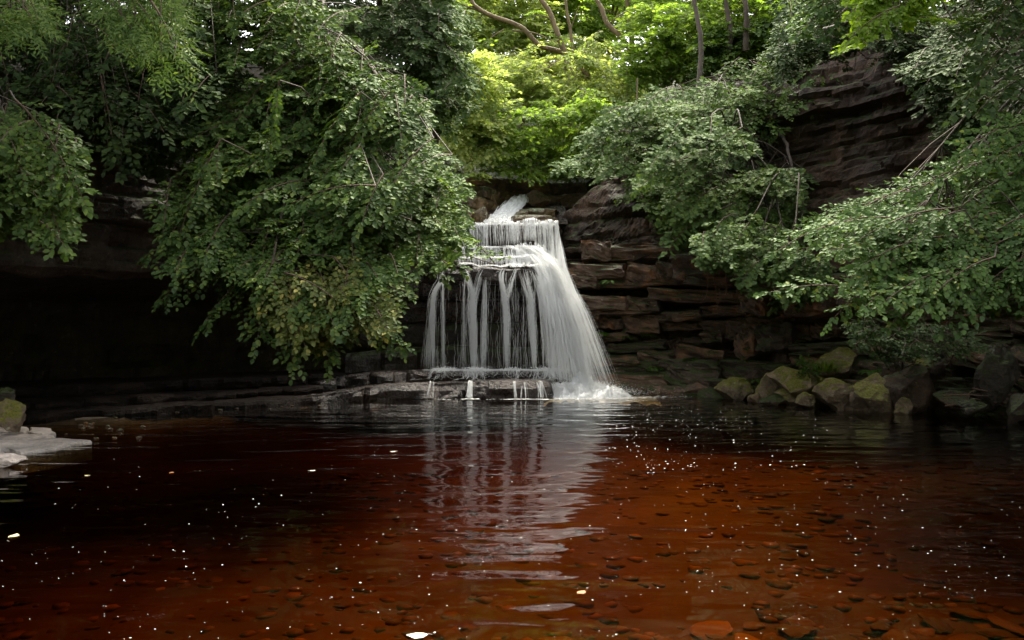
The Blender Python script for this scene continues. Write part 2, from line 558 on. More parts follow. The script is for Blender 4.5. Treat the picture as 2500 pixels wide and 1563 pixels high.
def ledge(name, front, z0, z1, depth, mat, seed, parent, ds=0.09, amp=0.07, blk=0.8, inward=None, rnd=1.0):
    """one bed of rock: front is a plan polyline (x, y), its outside on the right hand when walked; z1 may be a list"""
    f = np.asarray(front, float)
    L_ = np.concatenate([[0], np.cumsum(np.linalg.norm(np.diff(f, axis=0), axis=1))])
    n = max(6, int(L_[-1] / ds))
    s = np.linspace(0, L_[-1], n)
    sp = spline(np.c_[f, np.zeros(len(f))], 400)[:, :2]
    ls = np.concatenate([[0], np.cumsum(np.linalg.norm(np.diff(sp, axis=0), axis=1))])
    s = np.linspace(0, ls[-1], n)
    xy = np.stack([np.interp(s, ls, sp[:, 0]), np.interp(s, ls, sp[:, 1])], 1)
    tp = np.interp(s, np.linspace(0, ls[-1], len(np.atleast_1d(z1))), np.atleast_1d(z1)) if np.ndim(z1) else np.full(n, float(z1))
    tan = norm(np.gradient(xy, axis=0))
    nrm = np.stack([tan[:, 1], -tan[:, 0]], 1)
    inn = -nrm if inward is None else np.broadcast_to(np.asarray(inward, float), nrm.shape)
    prof = [(-depth, 0.0), (-0.30, 0.0), (-0.12 * rnd, 0.05), (-0.03, 0.22), (0.0, 0.45), (0.0, 0.68), (-0.025, 0.85), (-0.07 * rnd, 0.95), (-0.16, 1.0), (-0.4, 1.01), (-0.8, 1.0), (-depth, 1.0)]
    K = len(prof)
    blk_id = s / blk + 0.35 * fbm(np.c_[s * 0.7, s * 0, s * 0], 2, seed)
    bi = np.floor(blk_id)
    fb = blk_id - bi
    off = (hash3(bi.astype(np.int64), bi.astype(np.int64) * 0, bi.astype(np.int64) * 0, seed) - 0.5) * 2 * amp
    off -= 0.9 * amp * np.clip(1 - np.minimum(fb, 1 - fb) / 0.07, 0, 1)
    zoff = (hash3(bi.astype(np.int64), bi.astype(np.int64) * 0 + 2, bi.astype(np.int64) * 0, seed) - 0.5) * 0.25 * amp
    V = np.zeros((n, K, 3))
    for k, (o, h) in enumerate(prof):
        base = xy + (inn * (-o))[:, :]
        V[:, k, :2] = base + nrm * (off * (1.0 if k not in (0, K - 1) else 0))[:, None]
        V[:, k, 2] = z0 + (tp - z0) * h + zoff * (h > 0.5)
    p = V.reshape(-1, 3)
    nv = np.repeat(np.c_[nrm, 0 * s], K, axis=0)
    w = np.tile(np.array([0, 0.3, 0.8, 1, 1, 1, 1, 0.8, 0.5, 0.3, 0.2, 0.0]), n)
    p = p + nv * (w * (amp * 0.9 * fbm(p * np.array([1.6, 1.6, 3.0]), 4, seed + 5)))[:, None]
    p[:, 2] += w * 0.25 * amp * fbm(p * 2.4, 3, seed + 9) + 0.10 * amp * fbm(p * 5.0, 2, seed + 12) * (w > 0)
    return link(name, mesh_data(name, p, [grid_faces(n, K)], mat, False), parent)


def ico(sub):
    import bmesh
    bm = bmesh.new()
    bmesh.ops.create_icosphere(bm, subdivisions=sub, radius=1.0)
    V = np.array([v.co for v in bm.verts])
    F = np.array([[v.index for v in f.verts] for f in bm.faces])
    bm.free()
    return V, F


ICO3, ICO4, ICO2 = ico(3), ico(4), ico(2)


def boulder_data(name, dims, seed, mat, facets=9, sub=4, rough=0.15, squash=0.0):
    V, F = {2: ICO2, 3: ICO3, 4: ICO4}[sub]
    V = V.copy()
    rng = np.random.default_rng(seed)
    for _ in range(facets):                       # broken faces
        n = norm(rng.normal(size=3))
        c = rng.uniform(0.42, 0.80)
        d = V @ n
        over = np.maximum(d - c, 0)
        V -= n * (over * 0.92)[:, None]
    V *= (1 + rough * fbm(V * 1.7 + seed, 4, seed) + 0.065 * fbm(V * 5 + seed, 4, seed + 1))[:, None]
    V = V / np.abs(V).max(0) * np.asarray(dims) * 0.5
    return mesh_data(name, V, [F], mat, False)


def slab_data(name, seed, mat):
    """rounded uneven block of a rock course, unit size (x along, y depth, z thickness), origin at its middle"""
    n = 9
    g = np.linspace(-1, 1, n)
    g = np.sign(g) * np.abs(g) ** 0.75
    V, F, off = [], [], 0
    for ax in range(3):
        for sg in (-1, 1):
            a, b = np.meshgrid(g, g, indexing='ij')
            q = np.zeros((n * n, 3))
            q[:, ax] = sg
            q[:, (ax + 1) % 3] = a.ravel()
            q[:, (ax + 2) % 3] = b.ravel() * sg
            V.append(q)
            F.append(grid_faces(n, n) + off)
            off += n * n
    V = np.concatenate(V)
    F = np.concatenate(F)
    key = np.round(V, 4)
    _, idx, inv = np.unique(key, axis=0, return_index=True, return_inverse=True)
    V = V[idx]
    F = inv.ravel()[F]
    m = np.sort(np.abs(V), 1)
    V = V * (1 - 0.13 * np.clip(m[:, 1] - 0.55, 0, 1)[:, None] ** 1.3)
    V = V * (1 + 0.10 * fbm(V * np.array([1.4, 1.4, 1.0]) + seed * 3.1, 4, seed)[:, None])
    V[:, 2] += 0.34 * fbm(np.c_[V[:, :1] * 1.3, V[:, 1:2] * 0.5, V[:, 2:] * 0] + seed, 3, seed + 2)
    V[:, 1] += 0.20 * fbm(V * np.array([2.0, 0.5, 2.5]) + seed, 4, seed + 7)
    return mesh_data(name, V * 0.5, [F], mat, False)


# ------------------------------------------------------------------ the setting: terrain, cliffs, pool
def smooth(a, b, x):
    t = np.clip((x - a) / (b - a), 0, 1)
    return t * t * (3 - 2 * t)


def build_terrain():
    xs = np.arange(-60, 60.1, 0.8)
    ys = np.arange(-30.2, 95.1, 0.8)
    X, Y = np.meshgrid(xs, ys, indexing='ij')
    # stream valley behind the falls
    xc = 0.5 + 0.06 * (Y - 24)
    valley = 5.0 + 0.42 * np.clip(Y - 24, -2, 30) + 0.7 * np.clip(np.abs(X - xc) - 1.2, 0, 14)
    side_l = np.where(Y < 25.4, 7.6 + 0.10 * np.clip(-X - 10, 0, 40), valley)
    side_r = np.where(Y < 25.4, 8.8 + 0.12 * np.clip(X - 10, 0, 40), valley)
    Z = np.where(Y > 25.4, np.minimum(valley, 9 + 0.32 * np.clip(Y - 24, 0, 40) + 0.1 * np.abs(X)), np.where(X < 0, side_l, side_r))
    inside = (Y < 25.4) & (X > -13.2) & (X < 15.5)
    back = smooth(2.6, -2.0, Y)
    Z = np.where(inside, -3.0, Z)
    bank = 0.12 + 0.16 * np.clip(-Y - 1, 0, 20)
    Z = np.where((Y < 1.2) & inside, bank - 3.1 * (1 - back) * 0, Z)
    Z = np.where((Y < -7), np.maximum(0.1 + 0.7 * np.clip(-Y - 8, 0, 14), np.clip(1.2 * (np.abs(X) - 9), 0, 12)), Z)  # unseen hillside behind the camera, added to block low frontal sky light
    p = np.stack([X, Y, Z], -1).reshape(-1, 3)
    p[:, 2] += 0.25 * fbm(p * np.array([0.35, 0.35, 0.0]), 4, 5) * (p[:, 2] > 0)
    o = link('ground', mesh_data('ground', p, [grid_faces(len(xs), len(ys))], M['soil']))
    tag(o, kind='structure')


build_terrain()


def left_cliff():
    # face foot line (x, y), direction into the rock, lip height, top height
    st = [((-9.9, 2.0), (-1.0, 0.0), 2.6, 7.8), ((-9.6, 7.5), (-1.0, 0.05), 2.55, 7.8), ((-8.75, 12.2), (-0.95, 0.3), 2.56, 7.6), ((-7.9, 15.0), (-0.85, 0.5), 2.60, 7.4),
          ((-6.6, 17.4), (-0.7, 0.7), 2.60, 7.2), ((-4.8, 19.2), (-0.45, 0.9), 2.52, 6.6), ((-3.2, 20.4), (-0.2, 1.0), 2.35, 5.6), ((-2.1, 21.5), (0.0, 1.0), 2.4, 5.0)]
    secs = []
    for k, ((x, y), d, lip, top) in enumerate(st):
        d = np.array(d) / np.linalg.norm(d)
        cave = [4.6, 4.6, 4.6, 4.6, 4.2, 2.6, 1.2, 0.5][k]
        def q(off, z):
            return (x + d[0] * off, y + d[1] * off, z)
        secs.append([q(cave + 0.2, -0.8), q(cave, 0.5), q(cave - 0.3, lip - 0.35), q(cave * 0.5, lip - 0.12), q(0.25, lip), q(0.0, lip + 0.16), q(-0.12, lip + 1.4), q(0.15, lip + 3.2), q(0.9, top), q(6.5, top + 0.5)])
    nper = [12, 12, 12, 6, 6, 26, 30, 26, 22]
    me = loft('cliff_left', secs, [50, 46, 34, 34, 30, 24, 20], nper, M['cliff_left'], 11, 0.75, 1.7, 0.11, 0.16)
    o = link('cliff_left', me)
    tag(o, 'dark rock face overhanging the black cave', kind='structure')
    return o


def right_cliff():
    st = [((1.35, 22.6), (0.1, 1.0), 4.9), ((2.6, 22.1), (0.1, 1.0), 6.0), ((4.2, 21.6), (0.2, 1.0), 7.2), ((5.9, 20.9), (0.5, 0.9), 8.6), ((7.6, 19.4), (0.7, 0.7), 9.0), ((9.3, 17.6), (0.8, 0.6), 9.2),
          ((11.0, 14.6), (1.0, 0.3), 9.2), ((12.0, 9.0), (1.0, 0.0), 9.2), ((12.4, 1.0), (1.0, 0.0), 9.2)]
    secs = []
    for (x, y), d, top in st:
        d = np.array(d) / np.linalg.norm(d)
        def q(off, z):
            return (x + d[0] * off, y + d[1] * off, z)
        secs.append([q(0.2, -0.8), q(0.15, 0.8), q(0.5, 1.7), q(0.55, 2.9), q(0.05, 3.5), q(-0.25, 0.42 * top + 0.8), q(0.05, 0.62 * top), q(0.10, 0.82 * top), q(0.8, top), q(6.5, top + 0.4)])
    nper = [12, 12, 14, 10, 12, 18, 22, 18, 16]
    me = loft('cliff_right', secs, [22, 26, 30, 34, 36, 40, 34, 34], nper, M['cliff_right'], 23, 0.55, 1.1, 0.22, 0.22)
    o = link('cliff_right', me)
    tag(o, 'brown bedded rock cliff on the right of the falls', kind='structure')
    return o


CL = left_cliff()
CR = right_cliff()


def place_slab(parent, me, a, b, z, thick, depth, proud, rng, tilt=0.03):
    """a..b: plan ends of the course piece; outward to the right hand of a->b"""
    a, b = np.asarray(a, float), np.asarray(b, float)
    t = b - a
    ln = np.linalg.norm(t)
    t = t / ln
    n = np.array([t[1], -t[0]])
    c = (a + b) / 2 + n * (proud - depth / 2)
    o = link('stone', me, parent, (c[0], c[1], z + thick / 2))
    o.scale = (ln * 1.06, depth, thick * 1.08)
    o.rotation_euler = (rng.uniform(-tilt, tilt), rng.uniform(-tilt, tilt), math.atan2(t[1], t[0]) + rng.uniform(-0.07, 0.07))
    return o


SLABS = [slab_data('stone', 40 + i, M['slab']) for i in range(9)]
MSLABS = [slab_data('stone', 60 + i, M['mossy_slab']) for i in range(5)]


def right_courses():
    rng = np.random.default_rng(5)
    line = spline([(1.5, 21.9, 0), (2.6, 21.6, 0), (4.0, 21.2, 0), (5.6, 20.5, 0), (7.2, 19.2, 0), (8.9, 17.3, 0), (10.3, 14.9, 0)], 300)[:, :2]
    ls = np.concatenate([[0], np.cumsum(np.linalg.norm(np.diff(line, axis=0), axis=1))])
    at = lambda s: np.array([np.interp(s, ls, line[:, 0]), np.interp(s, ls, line[:, 1])])
    courses = [(-0.25, 0.42, 1.25, True), (0.14, 0.30, 0.95, True), (0.42, 0.34, 0.72, True), (0.74, 0.30, 0.58, False), (1.02, 0.36, 0.50, True), (1.36, 0.30, 0.30, False), (1.66, 0.3, 0.12, False), (1.95, 0.34, 0.55, False), (2.28, 0.46, 0.66, False),
               (2.72, 0.28, 0.46, False), (2.98, 0.42, 0.34, False), (3.38, 0.36, 0.22, False)]
    for z, th, proud, mossy in courses:
        s = rng.uniform(0, 0.5)
        while s < ls[-1] - 0.5:
            w = 0.5 + 2.0 * rng.random() ** 1.6 if z > 0.5 else rng.uniform(0.9, 2.4)
            e = min(s + w, ls[-1])
            if rng.random() > 0.03:
                me = (MSLABS if mossy and rng.random() < 0.8 else SLABS)[rng.integers(0, 5 if mossy else 9) % (5 if mossy else 9)]
                place_slab(CR, me, at(s), at(e), z + rng.uniform(-0.12, 0.12), th * rng.uniform(0.65, 1.7), 1.3, proud + rng.uniform(-0.26, 0.24), rng, 0.10)
            s = e + rng.uniform(0.0, 0.05)


right_courses()


def pool():
    xs = np.arange(-14, 16.01, 0.22)
    ys = np.arange(0.5, 24.01, 0.22)
    X, Y = np.meshgrid(xs, ys, indexing='ij')
    dep = 0.98 - 0.42 * smooth(5.0, 12.0, Y) + 0.16 * smooth(3.0, -2.0, X) + 0.08 * smooth(-1, -6, X)
    shore_l = smooth(-7.4, -8.6, X - 0.9 * np.clip(Y - 13.5, 0, 5))
    dep = dep * (1 - 0.93 * shore_l)
    dep = np.where(Y < 2.6, dep * smooth(0.8, 2.8, Y) - 0.1 * smooth(2.2, 0.6, Y), dep)
    p = np.stack([X, Y, -dep], -1).reshape(-1, 3)
    p[:, 2] += 0.05 * fbm(p * np.array([0.9, 0.9, 0]), 3, 8)
    bed = link('pool_bed', mesh_data('pool_bed', p, [grid_faces(len(xs), len(ys))], M['bed'], True))
    tag(bed, 'stony pool bed seen through brown water', kind='structure')

    def zbed(x, y):
        i = np.clip(((x + 14) / 0.22).astype(int), 0, len(xs) - 1)
        j = np.clip(((y - 0.5) / 0.22).astype(int), 0, len(ys) - 1)
        return p[:, 2].reshape(len(xs), len(ys))[i, j]
    rng = np.random.default_rng(3)
    mes = [boulder_data('cobble', (1, 0.8, 0.36), 300 + i, M['cobble'], facets=5, sub=3, rough=0.07) for i in range(9)]
    n = 300
    yy = 3.9 + 3.0 * rng.random(n) ** 1.4
    xx = np.where(rng.random(n) < 0.86, rng.uniform(0.0, 1.0, n) * 0.72 * yy, rng.uniform(-0.7, 0.7, n) * yy)
    zz = zbed(xx, yy)
    for i in range(n):
        sz = rng.uniform(0.16, 0.42) * (1.35 if rng.random() < 0.15 else 1)
        o = link('cobble', mes[i % 9], bed, (xx[i], yy[i], zz[i] + 0.10 * sz))
        o.scale = (sz, sz * rng.uniform(0.8, 1.2), sz * rng.uniform(0.40, 0.70))
        o.rotation_euler = (rng.uniform(-.2, .2), rng.uniform(-.2, .2), rng.uniform(0, 6.28))
    # the smaller and farther ones, joined
    mb = MB()
    n = 3600
    yy = 3.4 + 9.5 * rng.random(n) ** 1.1
    xx = rng.uniform(-0.75, 0.8, n) * yy
    zz = zbed(xx, yy)
    V, F = ico(1)
    for i in range(n):
        sz = rng.uniform(0.05, 0.16)
        q = V * (1 + 0.25 * rng.normal(size=(len(V), 1)).clip(-1, 1)) * np.array([sz, sz * rng.uniform(.7, 1.1), sz * 0.2]) * 0.75
        a = rng.uniform(0, 6.28)
        q[:, :2] = np.c_[q[:, 0] * math.cos(a) - q[:, 1] * math.sin(a), q[:, 0] * math.sin(a) + q[:, 1] * math.cos(a)]
        mb.add(q + np.array([xx[i], yy[i], zz[i]]), F)
    tag(link('gravel', mb.data('gravel', M['cobble'], True), bed), kind='stuff')

    # water body: closed box, surface at z = 0
    x0, x1, y0, y1, zb = -13.9, 15.9, 0.6, 23.9, -2.9
    V = [(x0, y0, 0), (x1, y0, 0), (x1, y1, 0), (x0, y1, 0), (x0, y0, zb), (x1, y0, zb), (x1, y1, zb), (x0, y1, zb)]
    Fq = [(0, 1, 2, 3), (7, 6, 5, 4), (0, 4, 5, 1), (1, 5, 6, 2), (2, 6, 7, 3), (3, 7, 4, 0)]
    w = link('pool_water', mesh_data('pool_water', np.array(V, float), [np.array(Fq)], M['water']))
    tag(w, 'brown peat-stained pool below the waterfall', kind='structure')


pool()


# ------------------------------------------------------------------ rock steps of the falls and the shore ledges
def falls_rock():
    r = empty('waterfall_rock', 'stepped dark wet rock ledges that carry the waterfall', 'rock ledge', (0, 21, 0))
    r.location = (0, 0, 0)
    L_ = lambda *a, **k: ledge('rock_ledge', *a, parent=r, **k)
    # plunge shelf (front edge at the water) and its second step
    L_([(-5.2, 16.9), (-4.2, 17.7), (-3.0, 18.45), (-1.8, 18.75), (-0.6, 18.85), (0.45, 18.8), (0.86, 18.95), (0.98, 19.5), (0.95, 20.6)], -0.7, [0.06, 0.20, 0.34, 0.36, 0.40, 0.40, 0.36], 2.2, M['wet'], 101, amp=0.15, blk=1.3, inward=(-0.15, 0.98), rnd=1.8)
    L_([(-4.6, 18.5), (-3.2, 19.2), (-2.0, 19.55), (-0.6, 19.65), (0.5, 19.6), (0.88, 19.85), (1.02, 20.8)], 0.1, [0.42, 0.56, 0.60, 0.60, 0.58, 0.5], 2.6, M['wet'], 103, amp=0.17, blk=0.6, inward=(0, 1.0), rnd=1.4)
    # hollow back wall under the middle lip
    L_([(-4.2, 20.0), (-2.6, 20.5), (-1.0, 20.75), (0.6, 20.75), (1.7, 20.9), (2.4, 21.4)], 0.4, [1.0, 1.15, 1.2, 1.15, 1.1, 1.0], 2.0, M['wetmoss'], 105, amp=0.14, blk=0.9, inward=(0, 1.0), rnd=2.0)
    L_([(-4.0, 20.9), (-2.4, 21.2), (-0.8, 21.35), (0.8, 21.3), (1.9, 21.5)], 1.1, 1.85, 2.0, M['wetmoss'], 107, amp=0.10, inward=(0, 1.0))
    L_([(-4.0, 20.7), (-2.4, 21.0), (-0.8, 21.15), (0.8, 21.15), (1.5, 21.5)], 1.8, 2.45, 2.0, M['wet'], 109, amp=0.10, inward=(0, 1.0))
    L_([(-3.8, 20.5), (-2.3, 20.75), (-0.8, 20.85), (0.6, 20.85), (1.25, 21.3)], 2.4, 2.86, 2.0, M['wet'], 111, amp=0.09, inward=(0, 1.0))
    # middle lip and the steps above it
    L_([(-2.6, 20.75), (-2.0, 20.5), (-1.2, 20.38), (-0.2, 20.32), (0.5, 20.42), (0.95, 20.75), (1.2, 21.5)], 2.80, [3.10, 3.24, 3.19, 3.25, 3.18, 3.22, 3.1, 2.9], 2.0, M['wet'], 113, amp=0.10, blk=0.55, inward=(0, 1.0), rnd=1.5)
    L_([(-2.4, 21.0), (-1.6, 20.85), (-0.6, 20.8), (0.3, 20.75), (0.85, 20.95), (1.15, 21.6)], 3.12, [3.42, 3.47, 3.47, 3.45, 3.35], 1.8, M['wet'], 115, amp=0.05, inward=(0, 1.0), rnd=1.5)
    L_([(-1.9, 21.35), (-1.2, 21.18), (-0.5, 21.1), (0.0, 20.95), (0.55, 20.95), (0.9, 21.2), (1.1, 21.7)], 3.42, [3.72, 3.76, 3.76, 3.85, 3.72, 3.5], 1.5, M['wet'], 117, amp=0.05, inward=(0, 1.0), rnd=2.2)
    # upper step with the wide lip
    L_([(-4.4, 21.5), (-3.0, 21.6), (-1.8, 21.65), (-0.6, 21.62), (0.6, 21.6), (1.18, 21.75), (1.34, 22.4)], 3.68, [4.30, 4.40, 4.47, 4.48, 4.48, 4.46], 3.4, M['wet'], 119, amp=0.12, blk=0.6, inward=(0, 1.0))
    L_([(-4.6, 21.15), (-3.2, 21.2), (-2.2, 21.3), (-1.6, 21.7)], 2.9, 3.5, 2.0, M['slab'], 120, amp=0.10, inward=(0, 1.0))
    L_([(-4.6, 21.0), (-3.2, 21.1), (-2.3, 21.2), (-1.7, 21.6)], 3.5, 3.95, 2.0, M['slab'], 122, amp=0.10, inward=(0, 1.0))
    L_([(-4.6, 21.2), (-3.0, 21.3), (-2.2, 21.4), (-1.5, 21.8)], 3.95, 4.35, 2.0, M['slab'], 124, amp=0.08, inward=(0, 1.0))
    # rocks beside and above the chute
    L_([(-3.2, 21.9), (-1.9, 22.2), (-1.1, 22.6), (-0.75, 23.2), (-0.4, 24.4)], 4.4, 5.05, 2.4, M['ochre'], 121, amp=0.13, inward=(-0.5, 0.85))
    L_([(-3.2, 22.4), (-1.7, 22.7), (-1.0, 23.1), (-0.6, 23.9), (-0.2, 24.9)], 5.0, 5.55, 2.4, M['ochre'], 123, amp=0.13, inward=(-0.5, 0.85))
    L_([(-3.0, 23.1), (-1.5, 23.4), (-0.8, 24.0), (-0.2, 24.9), (0.9, 25.3), (2.4, 25.2)], 5.5, 5.95, 2.4, M['ochre'], 125, amp=0.13, inward=(-0.3, 0.95))
    L_([(-3.0, 23.8), (-1.5, 24.1), (-0.4, 24.9), (0.9, 25.6), (2.4, 25.6)], 5.9, 6.4, 2.4, M['slab'], 127, amp=0.13, inward=(-0.2, 0.98))
    L_([(-0.05, 23.4), (-0.1, 22.6), (0.15, 22.1), (0.7, 22.0), (1.15, 22.3), (1.4, 23.2)], 4.40, [4.75, 4.82, 4.85, 4.8], 1.4, M['ochre'], 129, amp=0.08, inward=(0.2, 0.97))
    L_([(0.25, 24.4), (0.15, 23.4), (0.45, 22.65), (0.9, 22.6), (1.3, 22.9)], 4.78, [5.2, 5.15, 5.1, 5.1], 1.6, M['ochre'], 131, amp=0.08, inward=(0.2, 0.97))
    # worn lumps along the front of the plunge shelf
    rg = np.random.default_rng(8)
    for k, (u, w, h) in enumerate(((1262, 92, 44), (1196, 78, 40), (1136, 84, 42), (1062, 92, 40), (992, 84, 34), (925, 90, 28), (1226, 50, 30), (1090, 46, 28))):
        Y = 18.95 + (0.35 if u < 1000 else 0.0) + (0.25 if k > 5 else 0)
        dims = (w / FP * Y, 0.75, h / FP * Y * 2.0)
        o = link('shelf_rock', boulder_data('shelf_rock', dims, 400 + k, M['wet'], 5, 4, 0.12), r, ((u - CU) / FP * Y, Y + 0.16, h / FP * Y - dims[2] / 2))
        o.rotation_euler = (0, 0, rg.uniform(-0.15, 0.15))
    # smooth rock floor under the chute
    L_([(-1.2, 22.3), (0.9, 22.3)], 4.2, 4.5, 1.0, M['wet'], 133, amp=0.02, inward=(0, 1.0))
    rmp = []
    for t in np.linspace(0, 1, 14):
        y = 22.3 + 3.2 * t
        z = 4.48 + 1.22 * t - 0.10 * math.sin(t * 9)
        rmp.append([(x, y, z + 0.05 * abs(x - (-0.4 + 0.75 * t))) for x in np.linspace(-1.4, 1.6, 16)])
    p = np.array(rmp).reshape(-1, 3)
    p[:, 2] += 0.05 * fbm(p * 2.2, 3, 4)
    link('stream_bed', mesh_data('stream_bed', p, [grid_faces(14, 16)], M['wet']), r)
    return r


FR = falls_rock()


def left_shore():
    r = empty('shore_ledge', 'low dark layered rock ledge along the foot of the cave', 'rock ledge', (0, 0, 0))
    L_ = lambda *a, **k: ledge('rock_ledge', *a, parent=r, **k)
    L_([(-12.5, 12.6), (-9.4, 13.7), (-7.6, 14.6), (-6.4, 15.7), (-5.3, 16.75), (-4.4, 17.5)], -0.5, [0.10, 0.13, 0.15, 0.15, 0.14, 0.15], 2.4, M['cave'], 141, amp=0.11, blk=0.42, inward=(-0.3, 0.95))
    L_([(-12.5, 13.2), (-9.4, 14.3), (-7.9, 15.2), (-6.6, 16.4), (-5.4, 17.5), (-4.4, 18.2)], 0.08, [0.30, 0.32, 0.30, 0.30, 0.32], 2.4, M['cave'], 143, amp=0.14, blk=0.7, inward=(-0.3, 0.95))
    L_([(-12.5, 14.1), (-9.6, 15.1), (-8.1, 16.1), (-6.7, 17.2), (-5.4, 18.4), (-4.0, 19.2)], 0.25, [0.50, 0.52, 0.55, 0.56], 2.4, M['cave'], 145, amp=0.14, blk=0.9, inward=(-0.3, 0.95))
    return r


left_shore()


# ------------------------------------------------------------------ the waterfall
class Threads:
    """many thin three-sided threads of falling water gathered into one mesh"""
    def __init__(s):
        s.P, s.W = [], []

    def add(s, pts, w):
        s.P.append(pts)
        s.W.append(w)

    def build(s, name, parent, mat):
        mb = MB()
        rg = np.random.default_rng(len(s.P))
        by = {}
        for p, w in zip(s.P, s.W):
            by.setdefault(len(p), []).append((p, w))
        for n, L_ in by.items():
            P_ = np.repeat(np.stack([x[0] for x in L_]), 4, axis=0)
            W_ = np.repeat(np.stack([x[1] for x in L_]), 4, axis=0)
            m = len(P_)
            t = norm(np.gradient(P_, axis=1))
            sd = norm(np.cross(t, np.array([0.05, 1.0, 0.12])))
            u = np.cross(sd, t)
            # every thread is a loose bundle of four fine filaments that part and meet again
            ph = rg.uniform(0, 6.28, (m, 1))
            s_ = np.linspace(0, 1, n)[None]
            wob = W_ * (1.2 * np.sin(ph + s_ * rg.uniform(1, 4, (m, 1))) + 0.8 * rg.normal(size=(m, 1)))
            P_ = P_ + sd * wob[..., None] + u * (W_ * rg.normal(size=(m, 1)))[..., None]
            an = rg.uniform(-0.9, 0.9, (m, 1, 1))
            ax = sd * np.cos(an) + u * np.sin(an)
            hw = (W_ * 0.25 * rg.uniform(0.5, 1.3, (m, 1)))[..., None]
            V = np.stack([P_ - ax * hw, P_ + ax * hw], 2)
            f = grid_faces(n, 2)
            F = (f[None] + (np.arange(m) * n * 2)[:, None, None]).reshape(-1, 4)
            mb.add(V.reshape(-1, 3), F)
        return link(name, mb.data(name, mat, True), parent)


def taper(rng, n, w):
    t = np.linspace(0, 1, n)
    prof = np.clip(np.minimum(t / 0.12, (1 - t) / 0.18), 0.08, 1)
    return w * prof * (0.7 + 0.6 * rng.random(n))


